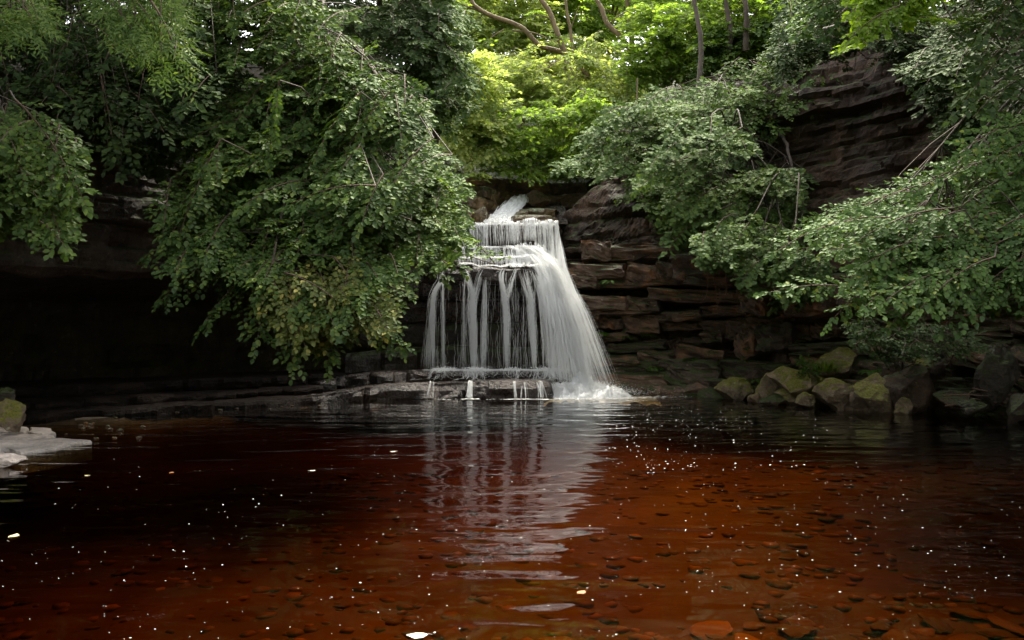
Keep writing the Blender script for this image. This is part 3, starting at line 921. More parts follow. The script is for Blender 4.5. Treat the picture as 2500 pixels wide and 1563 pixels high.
def waterfall():
    rng = np.random.default_rng(77)
    r = empty('waterfall', 'white stepped waterfall dropping over dark rock ledges into the pool', 'waterfall', (0, 0, 0))

    def part_curve(T, path, count, n, spread0, spread1, w, seg=(0.0, 1.0), minlen=0.35, jit=0.02, depth=0.05):
        """threads along a guide path (list of 3-D points); spread = half width across the flow at start and end"""
        g = spline(path, 90)
        ck = rng.uniform(-1, 1, max(3, int(2 + max(spread0, spread1) * 34)))
        wk = rng.random(len(ck)) ** 1.6 + 0.05
        wk = wk / wk.sum()
        for _ in range(count):
            a = rng.uniform(seg[0], seg[1] - minlen)
            b = min(seg[1], a + rng.uniform(minlen, 1.0))
            tt = np.linspace(a, b, n)
            i = tt * 89
            k = np.clip(i.astype(int), 0, 88)
            p = g[k] + (g[k + 1] - g[k]) * (i - k)[:, None]
            c = ck[rng.choice(len(ck), p=wk)] + 0.07 * rng.normal() if rng.random() < 0.8 else rng.uniform(-1, 1)
            wid = spread0 + (spread1 - spread0) * tt
            p = p.copy()
            p[:, 0] += (c + 0.25 * rng.normal() * tt) * wid + jit * np.cumsum(rng.normal(size=n)) * 0.35
            p[:, 1] += rng.normal() * depth
            T.add(p, taper(rng, n, w * rng.uniform(0.45, 1.5)))

    # ---- chute above the lip
    T = Threads()
    for _ in range(300):
        c = rng.uniform(-1, 1)
        a = rng.uniform(0, 0.6) ** 0.8
        tt = np.linspace(a, min(1, a + rng.uniform(0.3, 0.8)), 12)
        g = spline([(0.30, 25.3, 5.74), (0.28, 24.6, 5.70), (0.12, 23.9, 5.40), (-0.06, 23.2, 5.12), (-0.26, 22.6, 4.78), (-0.38, 22.2, 4.60), (-0.42, 21.9, 4.55)], 60)
        p = g[np.clip((tt * 59).astype(int), 0, 59)].copy()
        p[:, 0] += c * (0.20 + 0.17 * tt) + 0.03 * np.cumsum(rng.normal(size=12)) * 0.4
        p[:, 2] += 0.03 + 0.05 * rng.random() - 0.10 * c * c * (1 - tt) + 0.03 * rng.normal(size=12)
        T.add(p, taper(rng, 12, 0.020 * rng.uniform(0.5, 1.5)))
    T.build('upper_chute', r, M['fall'])

    # ---- thin sheet along the upper lip and the veil below it
    T = Threads()
    for _ in range(900):
        x = rng.uniform(-1.38, 1.22)
        heavy = 0.5 + 0.5 * fbm(np.array([[x * 4.0, 1.0, 0.0]]), 3, 5)[0]
        if rng.random() > 0.06 + 1.1 * heavy ** 2.4:
            continue
        zb = 3.77 if x < -0.05 else (3.86 if x < 0.6 else 3.3)
        if x > 0.85:
            zb = rng.uniform(1.6, 3.0)
        if rng.random() < 0.2:
            zb = rng.uniform(zb, 4.3)
        n = 16
        h = 4.50 - zb
        t = np.linspace(0, 1, n)
        drop = np.clip((t - 0.12) / 0.88, 0, 1)
        y = 21.66 - 0.20 * np.clip(t / 0.12, 0, 1) - (0.16 + 0.12 * rng.random()) * drop ** 0.6
        lipn = fbm(np.array([[x * 2.3, 4.0, 0.0]]), 3, 8)[0]
        y = y - 0.16 * lipn
        z = 4.515 + 0.08 * lipn - h * drop ** 1.25
        xx = x + (0.02 + 0.08 * max(0, x - 0.3)) * drop + 0.012 * np.cumsum(rng.normal(size=n)) * 0.5
        T.add(np.stack([xx, y, z], 1), taper(rng, n, rng.uniform(0.003, 0.011)))
    for _ in range(260):                                   # water sliding along the flat top towards the lip
        x = rng.uniform(-1.3, 1.15)
        n = 6
        y = np.linspace(22.3, 21.55, n) - rng.uniform(0, 0.1)
        T.add(np.stack([x + (x * 0.06) * np.linspace(0, 1, n), y, 4.50 + 0.02 * rng.random(n)], 1), taper(rng, n, rng.uniform(0.006, 0.02)))
    T.build('upper_veil', r, M['fall'])

    # ---- middle cascade over the three steps and the rounded mound
    T = Threads()
    for _ in range(520):
        x = rng.uniform(-1.45, 0.95)
        if rng.random() > 0.25 + 0.9 * (0.5 + 0.5 * fbm(np.array([[x * 4.5, 2.0, 0.0]]), 3, 15)[0]):
            continue
        if x < -1.0 and rng.random() < 0.5:
            continue
        dr = rng.uniform(-0.04, 0.14)
        pts = [(x, 21.30, 3.80), (x + dr * .3, 21.08, 3.78), (x + dr * .5, 20.98, 3.60), (x + dr * .6, 20.93, 3.50), (x + dr * .8, 20.74, 3.48), (x + dr, 20.66, 3.36), (x + dr * 1.1, 20.60, 3.25), (x + dr * 1.2, 20.30, 3.23)]
        if x > 0.0:
            m = 0.10 * math.sin(min(1, x / 0.9) * 3.1)
            pts = [(a, b - m, c + m * (1.0 if i < 3 else 0.5)) for i, (a, b, c) in enumerate(pts)]
        g = spline(pts, 30)
        a = rng.integers(0, 16)
        b = min(30, a + rng.integers(8, 20))
        p = g[a:b].copy()
        n = 12
        idx = np.linspace(0, len(p) - 1, n)
        p = p[idx.astype(int)]
        p[:, 0] += 0.012 * np.cumsum(rng.normal(size=n)) * 0.6
        p[:, 2] += 0.02 + 0.025 * rng.random()
        T.add(p, taper(rng, n, rng.uniform(0.004, 0.012)))
    for z, y, x0, x1, cnt in ((3.49, 20.72, -1.62, 0.6, 36), (3.25, 20.34, -1.92, 0.75, 80), (3.79, 21.1, -1.3, 0.3, 26)):    # bright lip lines
        for _ in range(cnt):
            a = rng.uniform(x0, x1 - 0.1)
            b = min(x1, a + rng.uniform(0.1, 0.45))
            xx = np.linspace(a, b, 8)
            wz = fbm(np.c_[xx * 2.6, xx * 0 + z * 3, xx * 0], 3, 21)
            T.add(np.stack([xx, y + 0.03 * rng.normal() - 0.07 * wz, z + 0.05 * wz + 0.012 * rng.random(8)], 1), taper(rng, 8, rng.uniform(0.005, 0.013)))
    part_curve(T, [(0.05, 21.15, 3.86), (0.30, 20.95, 3.80), (0.60, 20.82, 3.60), (0.86, 20.70, 3.34), (1.02, 20.6, 3.0)], 190, 14, 0.42, 0.30, 0.009, depth=0.06)
    part_curve(T, [(0.30, 21.05, 3.84), (0.34, 20.88, 3.74), (0.38, 20.72, 3.50), (0.42, 20.55, 3.3), (0.45, 20.35, 3.22)], 130, 12, 0.5, 0.5, 0.008, depth=0.04)
    T.build('middle_cascade', r, M['fall'])

    # ---- separate strands that fall free from the middle lip
    def strand(path, count, s0, s1, w, drips=0, dx=0.0):
        T = Threads()
        part_curve(T, path, count, 18, s0, s1, w, depth=0.03)
        g = spline(path, 40)
        for _ in range(drips):
            x = g[0, 0] + rng.uniform(-dx, dx)
            z0 = rng.uniform(1.0, 3.1)
            ln = rng.uniform(0.3, 1.2)
            n = 8
            T.add(np.stack([np.full(n, x) + 0.01 * rng.normal(size=n), np.full(n, 20.22 + 0.1 * rng.random()), np.linspace(z0, max(0.6, z0 - ln), n)], 1), taper(rng, n, rng.uniform(0.002, 0.005)))
        T.build('strand', r, M['fall'])

    zX = lambda zx, Y=20.2: (919 + 0.358 * zx - CU) / FP * Y
    zZ = lambda zy, Y=20.2: CAMZ + (HV - (425.6 + 0.358 * zy)) / FP * Y

    def zp(L_, y0=20.3, y1=20.0):
        k = np.linspace(0, 1, len(L_))
        return [(zX(a, y0 + (y1 - y0) * q), y0 + (y1 - y0) * q, zZ(b, y0 + (y1 - y0) * q)) for (a, b), q in zip(L_, k)]
    strand(zp([(350, 560), (342, 610), (345, 660), (300, 740), (285, 850), (285, 1000), (288, 1240)]), 64, 0.09, 0.075, 0.0075, 26, 0.22)
    strand(zp([(345, 600), (350, 700), (352, 850), (353, 1050), (352, 1245)]), 26, 0.05, 0.035, 0.006)
    strand(zp([(300, 690), (285, 800), (265, 930), (250, 1100), (240, 1240)]), 34, 0.06, 0.12, 0.0045)
    strand(zp([(490, 578), (515, 640), (545, 740), (540, 850), (550, 1000), (560, 1240)]), 74, 0.05, 0.10, 0.0085, 30, 0.25)
    strand(zp([(620, 578), (590, 640), (562, 760), (550, 850), (545, 1100), (550, 1240)]), 50, 0.08, 0.09, 0.0075)
    strand(zp([(632, 578), (634, 700), (630, 850), (622, 1050), (615, 1240)]), 40, 0.06, 0.05, 0.006, 16, 0.1)
    strand(zp([(500, 600), (492, 800), (490, 1000), (488, 1240)]), 22, 0.04, 0.05, 0.0045)
    strand(zp([(760, 578), (742, 640), (758, 750), (770, 860), (772, 1000), (778, 1250)]), 74, 0.11, 0.04, 0.008, 50, 0.5)
    strand(zp([(830, 580), (815, 640), (795, 720), (775, 800)]), 26, 0.07, 0.03, 0.006)
    strand(zp([(880, 580), (905, 680), (930, 770), (940, 900), (950, 1060), (960, 1240)]), 74, 0.15, 0.05, 0.0075, 60, 0.35)
    strand(zp([(950, 585), (985, 680), (1010, 800), (1030, 950), (1050, 1100), (1065, 1230)]), 84, 0.12, 0.10, 0.0075, 40, 0.3)

    # ---- the heavy fall on its outer side
    T = Threads()
    part_curve(T, zp([(960, 480), (1030, 560), (1075, 680), (1110, 820), (1150, 1000), (1195, 1330)], 20.6, 19.6), 400, 20, 0.20, 0.42, 0.013, depth=0.10)
    part_curve(T, zp([(1075, 560), (1105, 700), (1150, 850), (1205, 1020), (1295, 1345)], 20.7, 19.5), 230, 18, 0.09, 0.24, 0.009, depth=0.10)
    part_curve(T, zp([(1100, 330), (1112, 450), (1125, 580), (1170, 740), (1230, 900), (1375, 1340)], 21.5, 19.4), 330, 20, 0.08, 0.36, 0.0038, depth=0.14)
    T.build('main_fall', r, M['fall'])

    # ---- spray beads
    mb = MB()
    tet = np.array([(1, 1, 1), (-1, -1, 1), (-1, 1, -1), (1, -1, -1)]) * 0.58
    tf = np.array([(0, 1, 2), (0, 3, 1), (0, 2, 3), (1, 3, 2)])
    C, R = [], []
    n = 5200
    t = rng.random(n)
    C.append(np.c_[1.25 + 0.9 * t + rng.normal(0, 0.16, n) * (0.4 + t), 19.75 + rng.normal(0, 0.2, n), 3.0 - 2.6 * t + rng.normal(0, 0.12, n)])
    R.append(rng.uniform(0.0025, 0.006, n))
    n = 15000
    ang = rng.uniform(0, 2 * np.pi, n)
    rad = np.abs(rng.normal(0, 0.55, n))
    C.append(np.c_[1.75 + 1.25 * rad * np.cos(ang), 19.45 + 0.55 * rad * np.sin(ang), np.abs(rng.normal(0, 0.20, n)) * np.exp(-rad * 0.9) + 0.30 * np.exp(-rad * 1.6) * rng.random(n) + 0.03])
    R.append(rng.uniform(0.003, 0.010, n))
    n = 7000
    x = rng.choice([-1.75, -1.62, -1.0, -0.85, -0.7, 0.05, 0.65, 0.95, 1.1], n) + rng.normal(0, 0.18, n)
    C.append(np.c_[x, 19.65 + rng.normal(0, 0.14, n), 0.58 + np.abs(rng.normal(0, 0.10, n)) - 0.14 * rng.random(n)])
    R.append(rng.uniform(0.003, 0.008, n))
    n = 2600                                               # boiling clumps where the strands strike the shelf
    x = rng.choice([-1.78, -1.62, -0.98, -0.78, 0.02, 0.70, 0.95, 1.05], n) + rng.normal(0, 0.12, n)
    C.append(np.c_[x, 19.78 + rng.normal(0, 0.10, n), 0.60 + np.abs(rng.normal(0, 0.035, n))])
    R.append(rng.uniform(0.008, 0.022, n))
    C, R = np.concatenate(C), np.concatenate(R)
    V = C[:, None] + R[:, None, None] * tet[None]
    mb.add(V.reshape(-1, 3), (tf[None] + (np.arange(len(C)) * 4)[:, None, None]).reshape(-1, 3))
    tag(link('spray', mb.data('spray', M['fall']), r), kind='stuff')

    # ---- churning foam heap at the foot of the main fall
    nx, ny = 150, 70
    X, Y = np.meshgrid(np.linspace(0.75, 3.5, nx), np.linspace(18.5, 20.6, ny), indexing='ij')
    q = np.stack([X, Y, X * 0], -1).reshape(-1, 3)
    cx = (X - 1.62) / np.where(X < 1.62, 0.74, 1.35)
    cyy = (Y - 19.5) / 0.85
    rr = np.sqrt(cx ** 2 + cyy ** 2)
    H = 0.46 * np.clip(1 - rr, 0, 1) ** 0.75
    nz = (fbm(q * 4.2, 5, 3, 0.62)).reshape(nx, ny)
    H = H * (1 + 0.28 * nz) + 0.06 * nz - 0.02 - 0.09 * np.clip(rr - 0.75, 0, 1)
    q[:, 2] = H.ravel()
    link('splash_foam', mesh_data('splash_foam', q, [grid_faces(nx, ny)], M['fall'], True), r)
    # jets thrown up round the heap
    T = Threads()
    for _ in range(300):
        a = rng.uniform(-0.4, math.pi + 0.4)
        b0 = np.array([1.65 + 0.65 * rng.normal() * 0.6, 19.35 + 0.2 * rng.normal(), 0.18])
        d = np.array([math.cos(a) * 0.8, -abs(math.sin(a)) * 0.5, 0])
        s = np.linspace(0, 1, 7)
        L_ = rng.uniform(0.05, 0.25)
        h = rng.uniform(0.02, 0.16)
        p = b0 + d * (L_ * s)[:, None]
        p[:, 2] += h * (4 * s * (1 - s)) * 0.8 + 0.06 * (1 - s)
        T.add(p + 0.02 * rng.normal(size=p.shape), taper(rng, 7, rng.uniform(0.003, 0.009)))
    T.build('splash_jets', r, M['fall'])

    # ---- shallow white water on the plunge shelf and little spills over its front
    T = Threads()
    for _ in range(260):                                   # spread flat on the upper step
        x = rng.choice([-1.75, -1.6, -1.0, -0.8, -0.6, 0.0, 0.6, 0.95]) + rng.normal(0, 0.2)
        n = 7
        s_ = np.linspace(-1, 1, n) * rng.uniform(0.05, 0.25)
        yy = rng.uniform(19.62, 19.95)
        T.add(np.stack([x + s_, yy + 0.03 * rng.normal(size=n), 0.615 + 0.018 * rng.random(n)], 1), taper(rng, n, rng.uniform(0.003, 0.008)))
    for xc, wd, cnt in ((-2.0, 0.06, 8), (-1.72, 0.14, 14), (-1.02, 0.07, 18), (-0.72, 0.14, 12), (-0.10, 0.08, 6), (0.12, 0.08, 9), (0.56, 0.12, 10), (0.98, 0.12, 40)):
        for _ in range(cnt):                               # over the step and away along the shelf
            x = xc + rng.normal(0, wd)
            dx = rng.normal(0, 0.24)
            g = spline([(x, 19.72, 0.63), (x + dx * .1, 19.56, 0.60), (x + dx * .3, 19.47, 0.47), (x + dx * .6, 19.3, 0.42), (x + dx, 19.05, 0.41)], 12)
            e = rng.integers(6, 13)
            g = g[:e][np.linspace(0, e - 1, 8).astype(int)] + 0.008 * rng.normal(size=(8, 3))
            T.add(g, taper(rng, 8, rng.uniform(0.003, 0.009)))
    for xc, wd, cnt in ((-2.15, 0.10, 8), (-0.98, 0.05, 34), (0.05, 0.03, 7), (0.30, 0.10, 5), (0.68, 0.10, 10), (-2.7, 0.1, 5), (-1.9, 0.08, 5)):
        for _ in range(cnt):
            x = xc + rng.uniform(-wd, wd)
            n = 9
            s = np.linspace(0, 1, n)
            yf = 18.68 if x > -1.8 else 18.68 + (-1.8 - x) * 0.28
            zt = 0.40 if x > -2 else 0.34
            a = rng.uniform(0, 0.5)
            s2 = a + (1 - a) * s
            p = np.stack([x + 0.05 * rng.normal() * s, yf + 0.16 - 0.30 * s2 - 0.05 * s2 ** 2, zt - (zt) * np.clip((s2 - 0.2) / 0.8, 0, 1) ** 1.4 + 0.015], 1)
            T.add(p, taper(rng, n, rng.uniform(0.004, 0.011)))
    T.build('shelf_water', r, M['fall'])

    # ---- foam line where the shelf meets the pool
    mb = MB()
    n = 3000
    x = rng.uniform(-3.2, 4.3, n)
    y = 18.52 + 0.25 * np.clip(-1.6 - x, 0, 2) + rng.normal(0, 0.06, n) + 0.06 * np.sin(x * 5.1)
    y = np.where(x > 1.0, 18.75 + 0.22 * np.clip(x - 2.0, 0, 3) + rng.normal(0, 0.17, n), y)
    sp = np.min(np.abs(x[:, None] - np.array([-2.7, -2.15, -0.98, 0.05, 0.35, 0.68])[None]), 1)
    keep = rng.random(n) < np.where(x > 1.0, 0.95 - 0.36 * np.clip(x - 1.9, 0, 3), np.exp(-(sp / 0.13) ** 2) * 0.8 + 0.06)
    x, y = x[keep], y[keep]
    C = np.c_[x, y, 0.004 + 0.004 * rng.random(len(x))]
    R = rng.uniform(0.006, 0.03, len(x))
    a = np.arange(6) * np.pi / 3
    V = C[:, None] + R[:, None, None] * np.stack([np.cos(a) * 1.6, np.sin(a) * 0.7, a * 0], 1)[None]
    mb.add(V.reshape(-1, 3), (np.arange(6)[None] + (np.arange(len(C)) * 6)[:, None]))
    tag(link('foam_line', mb.data('foam_line', M['foam']), r), kind='stuff')
    return r


waterfall()


# ------------------------------------------------------------------ foliage
LEAF_OVAL = (np.array([(0, 0, 0), (.22, .28, .05), (.60, .34, .05), (1, 0, -.12), (.60, -.34, .05), (.22, -.28, .05)], float),
             np.array([(0, 3, 1), (1, 3, 2), (0, 5, 3), (5, 4, 3)]))
LEAF_LANCE = (np.array([(0, 0, 0), (.35, .15, .03), (1, 0, -.10), (.35, -.15, .03)], float), np.array([(0, 2, 1), (0, 3, 2)]))
LEAF_SMALL = (np.array([(0, 0, 0), (.5, .34, .06), (1, 0, -.06), (.5, -.34, .06)], float), np.array([(0, 2, 1), (0, 3, 2)]))
LEAF_LOBED = (np.array([(0, 0, 0), (.10, .40, .03), (.42, .26, .04), (.60, .50, .0), (1, 0, -.08), (.60, -.50, .0), (.42, -.26, .04), (.10, -.40, .03)], float),
              np.array([(0, 2, 1), (0, 4, 2), (2, 4, 3), (0, 7, 6), (0, 6, 4), (6, 5, 4)]))


class Crown:
    def __init__(s):
        s.pos, s.dir, s.nrm, s.size = [], [], [], []
        s.wood = MB()

    def leaves(s, pos, d, n, size):
        s.pos.append(pos.reshape(-1, 3))
        s.dir.append(d.reshape(-1, 3))
        s.nrm.append(n.reshape(-1, 3))
        s.size.append(size.ravel())

    def data(s, name, tmpl, mat, origin):
        p, d, n, z = (np.concatenate(x) for x in (s.pos, s.dir, s.nrm, s.size))
        d = norm(d)
        side = norm(np.cross(n, d))
        n = np.cross(d, side)
        T, F = tmpl
        V = p[:, None] + z[:, None, None] * (T[None, :, 0:1] * d[:, None] + T[None, :, 1:2] * side[:, None] + T[None, :, 2:3] * n[:, None]) - np.asarray(origin)
        Fs = (F[None] + (np.arange(len(p)) * len(T))[:, None, None]).reshape(-1, 3)
        return mesh_data(name, V.reshape(-1, 3), [Fs], mat, True)


def bough(C, rng, A, B, pn, twigs, tlen, nleaf, lsize, arch=0.25, droop=0.35, spread=0.95, jit=0.35, wood=0.012, twigwood=True, compound=0):
    """a leafy bough from A to B: twigs fan out on both sides in the plane with normal pn, leaves alternate along them"""
    A, B = np.asarray(A, float), np.asarray(B, float)
    L_ = np.linalg.norm(B - A)
    mid = (A + B) / 2 + np.array([0, 0, arch * L_])
    t = np.linspace(0.08, 1, twigs)
    base = ((1 - t) ** 2)[:, None] * A + (2 * t * (1 - t))[:, None] * mid + (t ** 2)[:, None] * B
    tan = norm((1 - t)[:, None] * (mid - A) + t[:, None] * (B - mid))
    pn = norm(np.asarray(pn, float) + 0.16 * rng.normal(size=3))
    side = norm(np.cross(np.broadcast_to(pn, tan.shape), tan))
    sg = np.where(np.arange(twigs) % 2 == 0, 1.0, -1.0)[:, None]
    a = spread * rng.uniform(0.7, 1.25, twigs)[:, None]
    a[-1] = 0.05
    td = norm(tan * np.cos(a) + side * sg * np.sin(a) + 0.12 * rng.normal(size=tan.shape) - np.array([0, 0, droop * 0.3]))
    ln = tlen * (1.05 - 0.55 * t) * rng.uniform(0.6, 1.25, twigs)
    s = (np.arange(nleaf) + 0.6) / nleaf
    pos = base[:, None] + td[:, None] * (ln[:, None] * s[None])[..., None]
    pos[..., 2] -= droop * ln[:, None] * s[None] ** 2
    tn = norm(np.cross(td, np.cross(np.broadcast_to(pn, td.shape), td)))
    ts = norm(np.cross(tn, td))
    sg2 = np.where(np.arange(nleaf) % 2 == 0, 1.0, -1.0)
    b = rng.uniform(0.5, 1.15, (twigs, nleaf)) * sg2[None]
    b[:, -1] *= 0.15
    ldir = td[:, None] * np.cos(b)[..., None] + ts[:, None] * np.sin(b)[..., None] + 0.15 * rng.normal(size=pos.shape) - np.array([0, 0, 0.06])
    ln_n = tn[:, None] + jit * rng.normal(size=pos.shape)
    if compound:
        q = (np.arange(compound) + 1.0) / compound
        ldu = norm(ldir)
        p2 = pos[..., None, :] + ldu[..., None, :] * (lsize * 2.6 * q)[:, None]
        p2[..., 2] -= 0.5 * lsize * q ** 2
        cs = norm(np.cross(ln_n, ldu))
        sg3 = np.where(np.arange(compound) % 2 == 0, 1.0, -1.0)
        sg3[-1] = 0
        d2 = ldu[..., None, :] * 0.65 + cs[..., None, :] * (0.85 * sg3)[:, None] + 0.10 * rng.normal(size=p2.shape)
        n2 = np.broadcast_to(ln_n[..., None, :], p2.shape) + 0.15 * rng.normal(size=p2.shape)
        C.leaves(p2, d2, n2, lsize * rng.uniform(0.75, 1.2, p2.shape[:-1]))
    else:
        C.leaves(pos, ldir, ln_n, lsize * rng.uniform(0.65, 1.25, pos.shape[:2]))
    if wood:
        k = np.linspace(0, 1, 7)[:, None]
        tube(C.wood, (1 - k) ** 2 * A + 2 * k * (1 - k) * mid + k ** 2 * B, np.linspace(wood, wood * 0.35, 7), 4, False)
        if twigwood:
            for i in range(0, twigs):
                e = base[i] + td[i] * ln[i]
                tube(C.wood, [base[i], e - np.array([0, 0, droop * ln[i] * 0.8])], [wood * 0.4, wood * 0.15], 3, False)


def in_poly(poly, u, v):
    poly = np.asarray(poly, float)
    x, y = poly[:, 0], poly[:, 1]
    x2, y2 = np.roll(x, -1), np.roll(y, -1)
    c = ((y[None] > v[:, None]) != (y2[None] > v[:, None])) & (u[:, None] < (x2 - x)[None] * (v[:, None] - y[None]) / (y2 - y + 1e-9)[None] + x[None])
    return c.sum(1) % 2 == 1


def leafy(name, label, cat, poly, Y, n, root, leaf, mat, seed, size=0.11, blen=1.3, twigs=12, tlen=0.42, nleaf=7, flow=(0, 0, 0), flowmix=0.5, pn=(0, -0.6, 0.8), arch=0.16, droop=0.10,
          ytilt=0.0, front=1.5, trunk=None, trunk_r=0.10, bark='bark', mains=7, wood=0.012, twigwood=True, compound=0, group=None, jit=0.24, spread=0.95, extra=(), base=None, ball=None):
    """a tree or shrub: boughs end inside an outline (picture units) between two distances, all joined to limbs that rise from root"""
    rng = np.random.default_rng(seed)
    if leaf is LEAF_OVAL and size < 0.15:
        size, n, nleaf, twigs = size * 0.76, int(n * 1.25), nleaf + 3, twigs + 4
    if leaf is LEAF_LOBED:
        size, nleaf, twigs = size * 0.68, nleaf + 2, twigs + 2
    root = np.asarray(root, float)
    base = root if base is None else np.asarray(base, float)
    o = empty(name, label, cat, tuple(base), group)
    C = Crown()
    pa = np.asarray(poly, float)
    u = rng.uniform(pa[:, 0].min(), pa[:, 0].max(), n * 12)
    v = rng.uniform(pa[:, 1].min(), pa[:, 1].max(), n * 12)
    k = in_poly(poly, u, v)
    u, v = u[k][:n], v[k][:n]
    vm = pa[:, 1].mean()
    d = Y[0] + (Y[1] - Y[0]) * rng.random(len(u)) ** front + ytilt * (vm - v)
    E = np.stack([(u - CU) / FP * d, d, CAMZ + (HV - v) / FP * d], 1)
    if ball is not None:                                     # a crown given as centre and radii instead of an outline
        q = norm(rng.normal(size=(n, 3))) * rng.random((n, 1)) ** 0.4
        E = np.asarray(ball[0]) + q * np.asarray(ball[1])
    fl = norm(np.asarray(flow, float) + 1e-6)
    D = norm(norm(E - root) * (1 - flowmix) + fl * flowmix + 0.28 * rng.normal(size=E.shape))
    bl = blen * rng.uniform(0.65, 1.3, len(E))
    S = E - D * bl[:, None]
    for e in extra:                                          # boughs placed one by one: (start, end)
        S = np.concatenate([S, [e[0]]])
        E = np.concatenate([E, [e[1]]])
    for a, b in zip(S, E):
        bough(C, rng, a, b, pn, twigs, tlen, nleaf, size, arch, droop, spread, jit, wood, twigwood, compound)
    # limbs
    limbs = MB()
    pts = [root[None]]
    order = rng.permutation(len(S))[:mains]
    for i in order:
        m = (root + S[i]) / 2 + np.array([0, 0, 0.18 * np.linalg.norm(S[i] - root)]) + 0.15 * rng.normal(size=3)
        g = spline([root, m, S[i]], 14)
        tube(limbs, g, np.linspace(trunk_r * 0.55, wood * 1.2, 14), 6, False)
        pts.append(g)
    pts = np.concatenate(pts)
    for i in range(len(S)):
        if i in order:
            continue
        j = rng.choice(np.argsort(np.linalg.norm(pts - S[i], axis=1))[:9])
        m = (pts[j] + S[i]) / 2 + np.array([0, 0, 0.08 * np.linalg.norm(S[i] - pts[j])])
        tube(limbs, spline([pts[j], m, S[i]], 4), np.linspace(wood * 1.1, wood * 0.8, 4), 3, False)
    br = link('branches', limbs.data('branches', M[bark], True, base), o)
    if C.wood.n:
        tag(link('twigs', C.wood.data('twigs', M['twig'], True, base), br), kind='stuff')
    tr = trunk if trunk is not None else [base + np.array([0.0, 0.2, -0.6]), (base + root) / 2, root]
    tb = MB()
    g = spline(tr, 16)
    g[1:-1] += 0.02 * rng.normal(size=(14, 3))
    tube(tb, g, np.linspace(trunk_r * 1.25, trunk_r * 0.6, 16), 8)
    link('trunk', tb.data('trunk', M[bark], True, base), o)
    link('crown', C.data('crown', leaf, M[mat], base), o)
    return o


# ---- left bank
TL = 'trees leaning out from the left bank'
leafy('elm_tree', 'broad elm crown hanging low over the cave, its lit side towards the waterfall', 'tree',
      [(520, 250), (640, 190), (760, 240), (900, 330), (1000, 400), (900, 560), (760, 560), (600, 520), (470, 440), (400, 330)], (11.4, 14.5), 150, (-4.3, 17.2, 7.6), LEAF_OVAL, 'elm', 1,
      size=0.115, blen=1.2, flow=(-0.7, -0.6, -0.3), ytilt=0.006, trunk_r=0.16, base=(-5.2, 19.6, 6.4), group=TL)
leafy('elm_tree', 'dense rounded elm crown whose edge covers the left end of the upper fall', 'tree',
      [(850, 360), (960, 330), (1060, 400), (1090, 480), (1088, 560), (1060, 625), (960, 640), (870, 600), (800, 480)], (12.6, 15.6), 125, (-2.9, 18.4, 6.6), LEAF_OVAL, 'elm', 2,
      size=0.108, blen=1.0, tlen=0.38, flow=(0.35, -0.8, -0.3), ytilt=0.006, trunk_r=0.13, base=(-3.6, 21.9, 5.0), group=TL,
      extra=[(P(1000, 430, 14.6), P(1098, 500, 14.3)), (P(1010, 480, 14.6), P(1100, 545, 14.2)), (P(1000, 520, 14.4), P(1098, 585, 14.0)), (P(980, 560, 14.2), P(1085, 630, 13.8)), (P(960, 590, 14.0), P(1040, 655, 13.6)), (P(1020, 400, 14.8), P(1102, 455, 14.6))])
leafy('elm_tree', 'lowest elm boughs drooping in front of the black cave mouth, tips yellowish', 'tree',
      [(420, 470), (700, 500), (900, 560), (960, 640), (880, 760), (760, 800), (660, 740), (520, 660), (400, 640), (370, 540)], (10.6, 13.2), 120, (-4.6, 15.6, 5.0), LEAF_OVAL, 'elm', 3,
      size=0.11, blen=1.25, flow=(0.0, -0.7, -0.45), flowmix=0.55, ytilt=0.003, trunk_r=0.12, droop=0.4, base=(-6.0, 18.6, 6.9), group=TL,
      extra=[(P(560, 600, 11.6), P(385, 705, 11.0)), (P(600, 640, 11.4), P(480, 765, 11.0)), (P(700, 680, 11.2), P(690, 850, 10.8)), (P(760, 690, 11.2), P(775, 845, 10.9)), (P(820, 700, 11.4), P(940, 815, 11.2)), (P(860, 680, 11.8), P(960, 690, 11.6)),
             (P(500, 560, 11.4), P(350, 600, 11.0)), (P(640, 680, 11.3), P(610, 790, 11.0))])
leafy('hazel_shrub', 'thin yellowish sprays at the bottom tip of the hanging boughs, left of the falls', 'shrub',
      [(640, 690), (760, 680), (860, 720), (930, 790), (840, 800), (720, 830), (640, 770)], (10.4, 11.6), 46, (-3.6, 13.5, 3.6), LEAF_OVAL, 'elm2', 4,
      size=0.095, blen=0.9, twigs=10, tlen=0.32, nleaf=6, flow=(0.35, -0.4, -0.8), trunk_r=0.05, base=(-5.4, 18.9, 6.3), group=TL, mains=5)
leafy('ivy_tree', 'ivy-clad tree in dull shade above the left bank, next to the bright gap', 'tree',
      [(640, -120), (900, -140), (1040, -100), (1070, 60), (1050, 220), (980, 300), (860, 300), (720, 230), (620, 120)], (15.8, 20.5), 175, (-3.4, 20.0, 8.6), LEAF_OVAL, 'ivy', 5,
      size=0.13, blen=1.3, twigs=12, tlen=0.45, flow=(0.1, -0.5, -0.8), ytilt=0.0, trunk_r=0.22, base=(-3.4, 22.6, 6.2), twigwood=False, group=TL, pn=(0.2, -0.7, 0.6))
leafy('ivy_tree', 'light-edged climbing foliage along the left side of the bright gap', 'tree',
      [(980, -80), (1075, -80), (1100, 100), (1110, 260), (1080, 330), (1020, 300), (985, 140)], (17.0, 19.5), 70, (-1.8, 20.4, 8.2), LEAF_OVAL, 'elm', 6,
      size=0.12, blen=1.1, twigs=11, tlen=0.4, flow=(0.3, -0.4, -0.8), trunk_r=0.12, base=(-2.4, 23.4, 6.0), twigwood=False, group=TL, pn=(0.3, -0.6, 0.7))
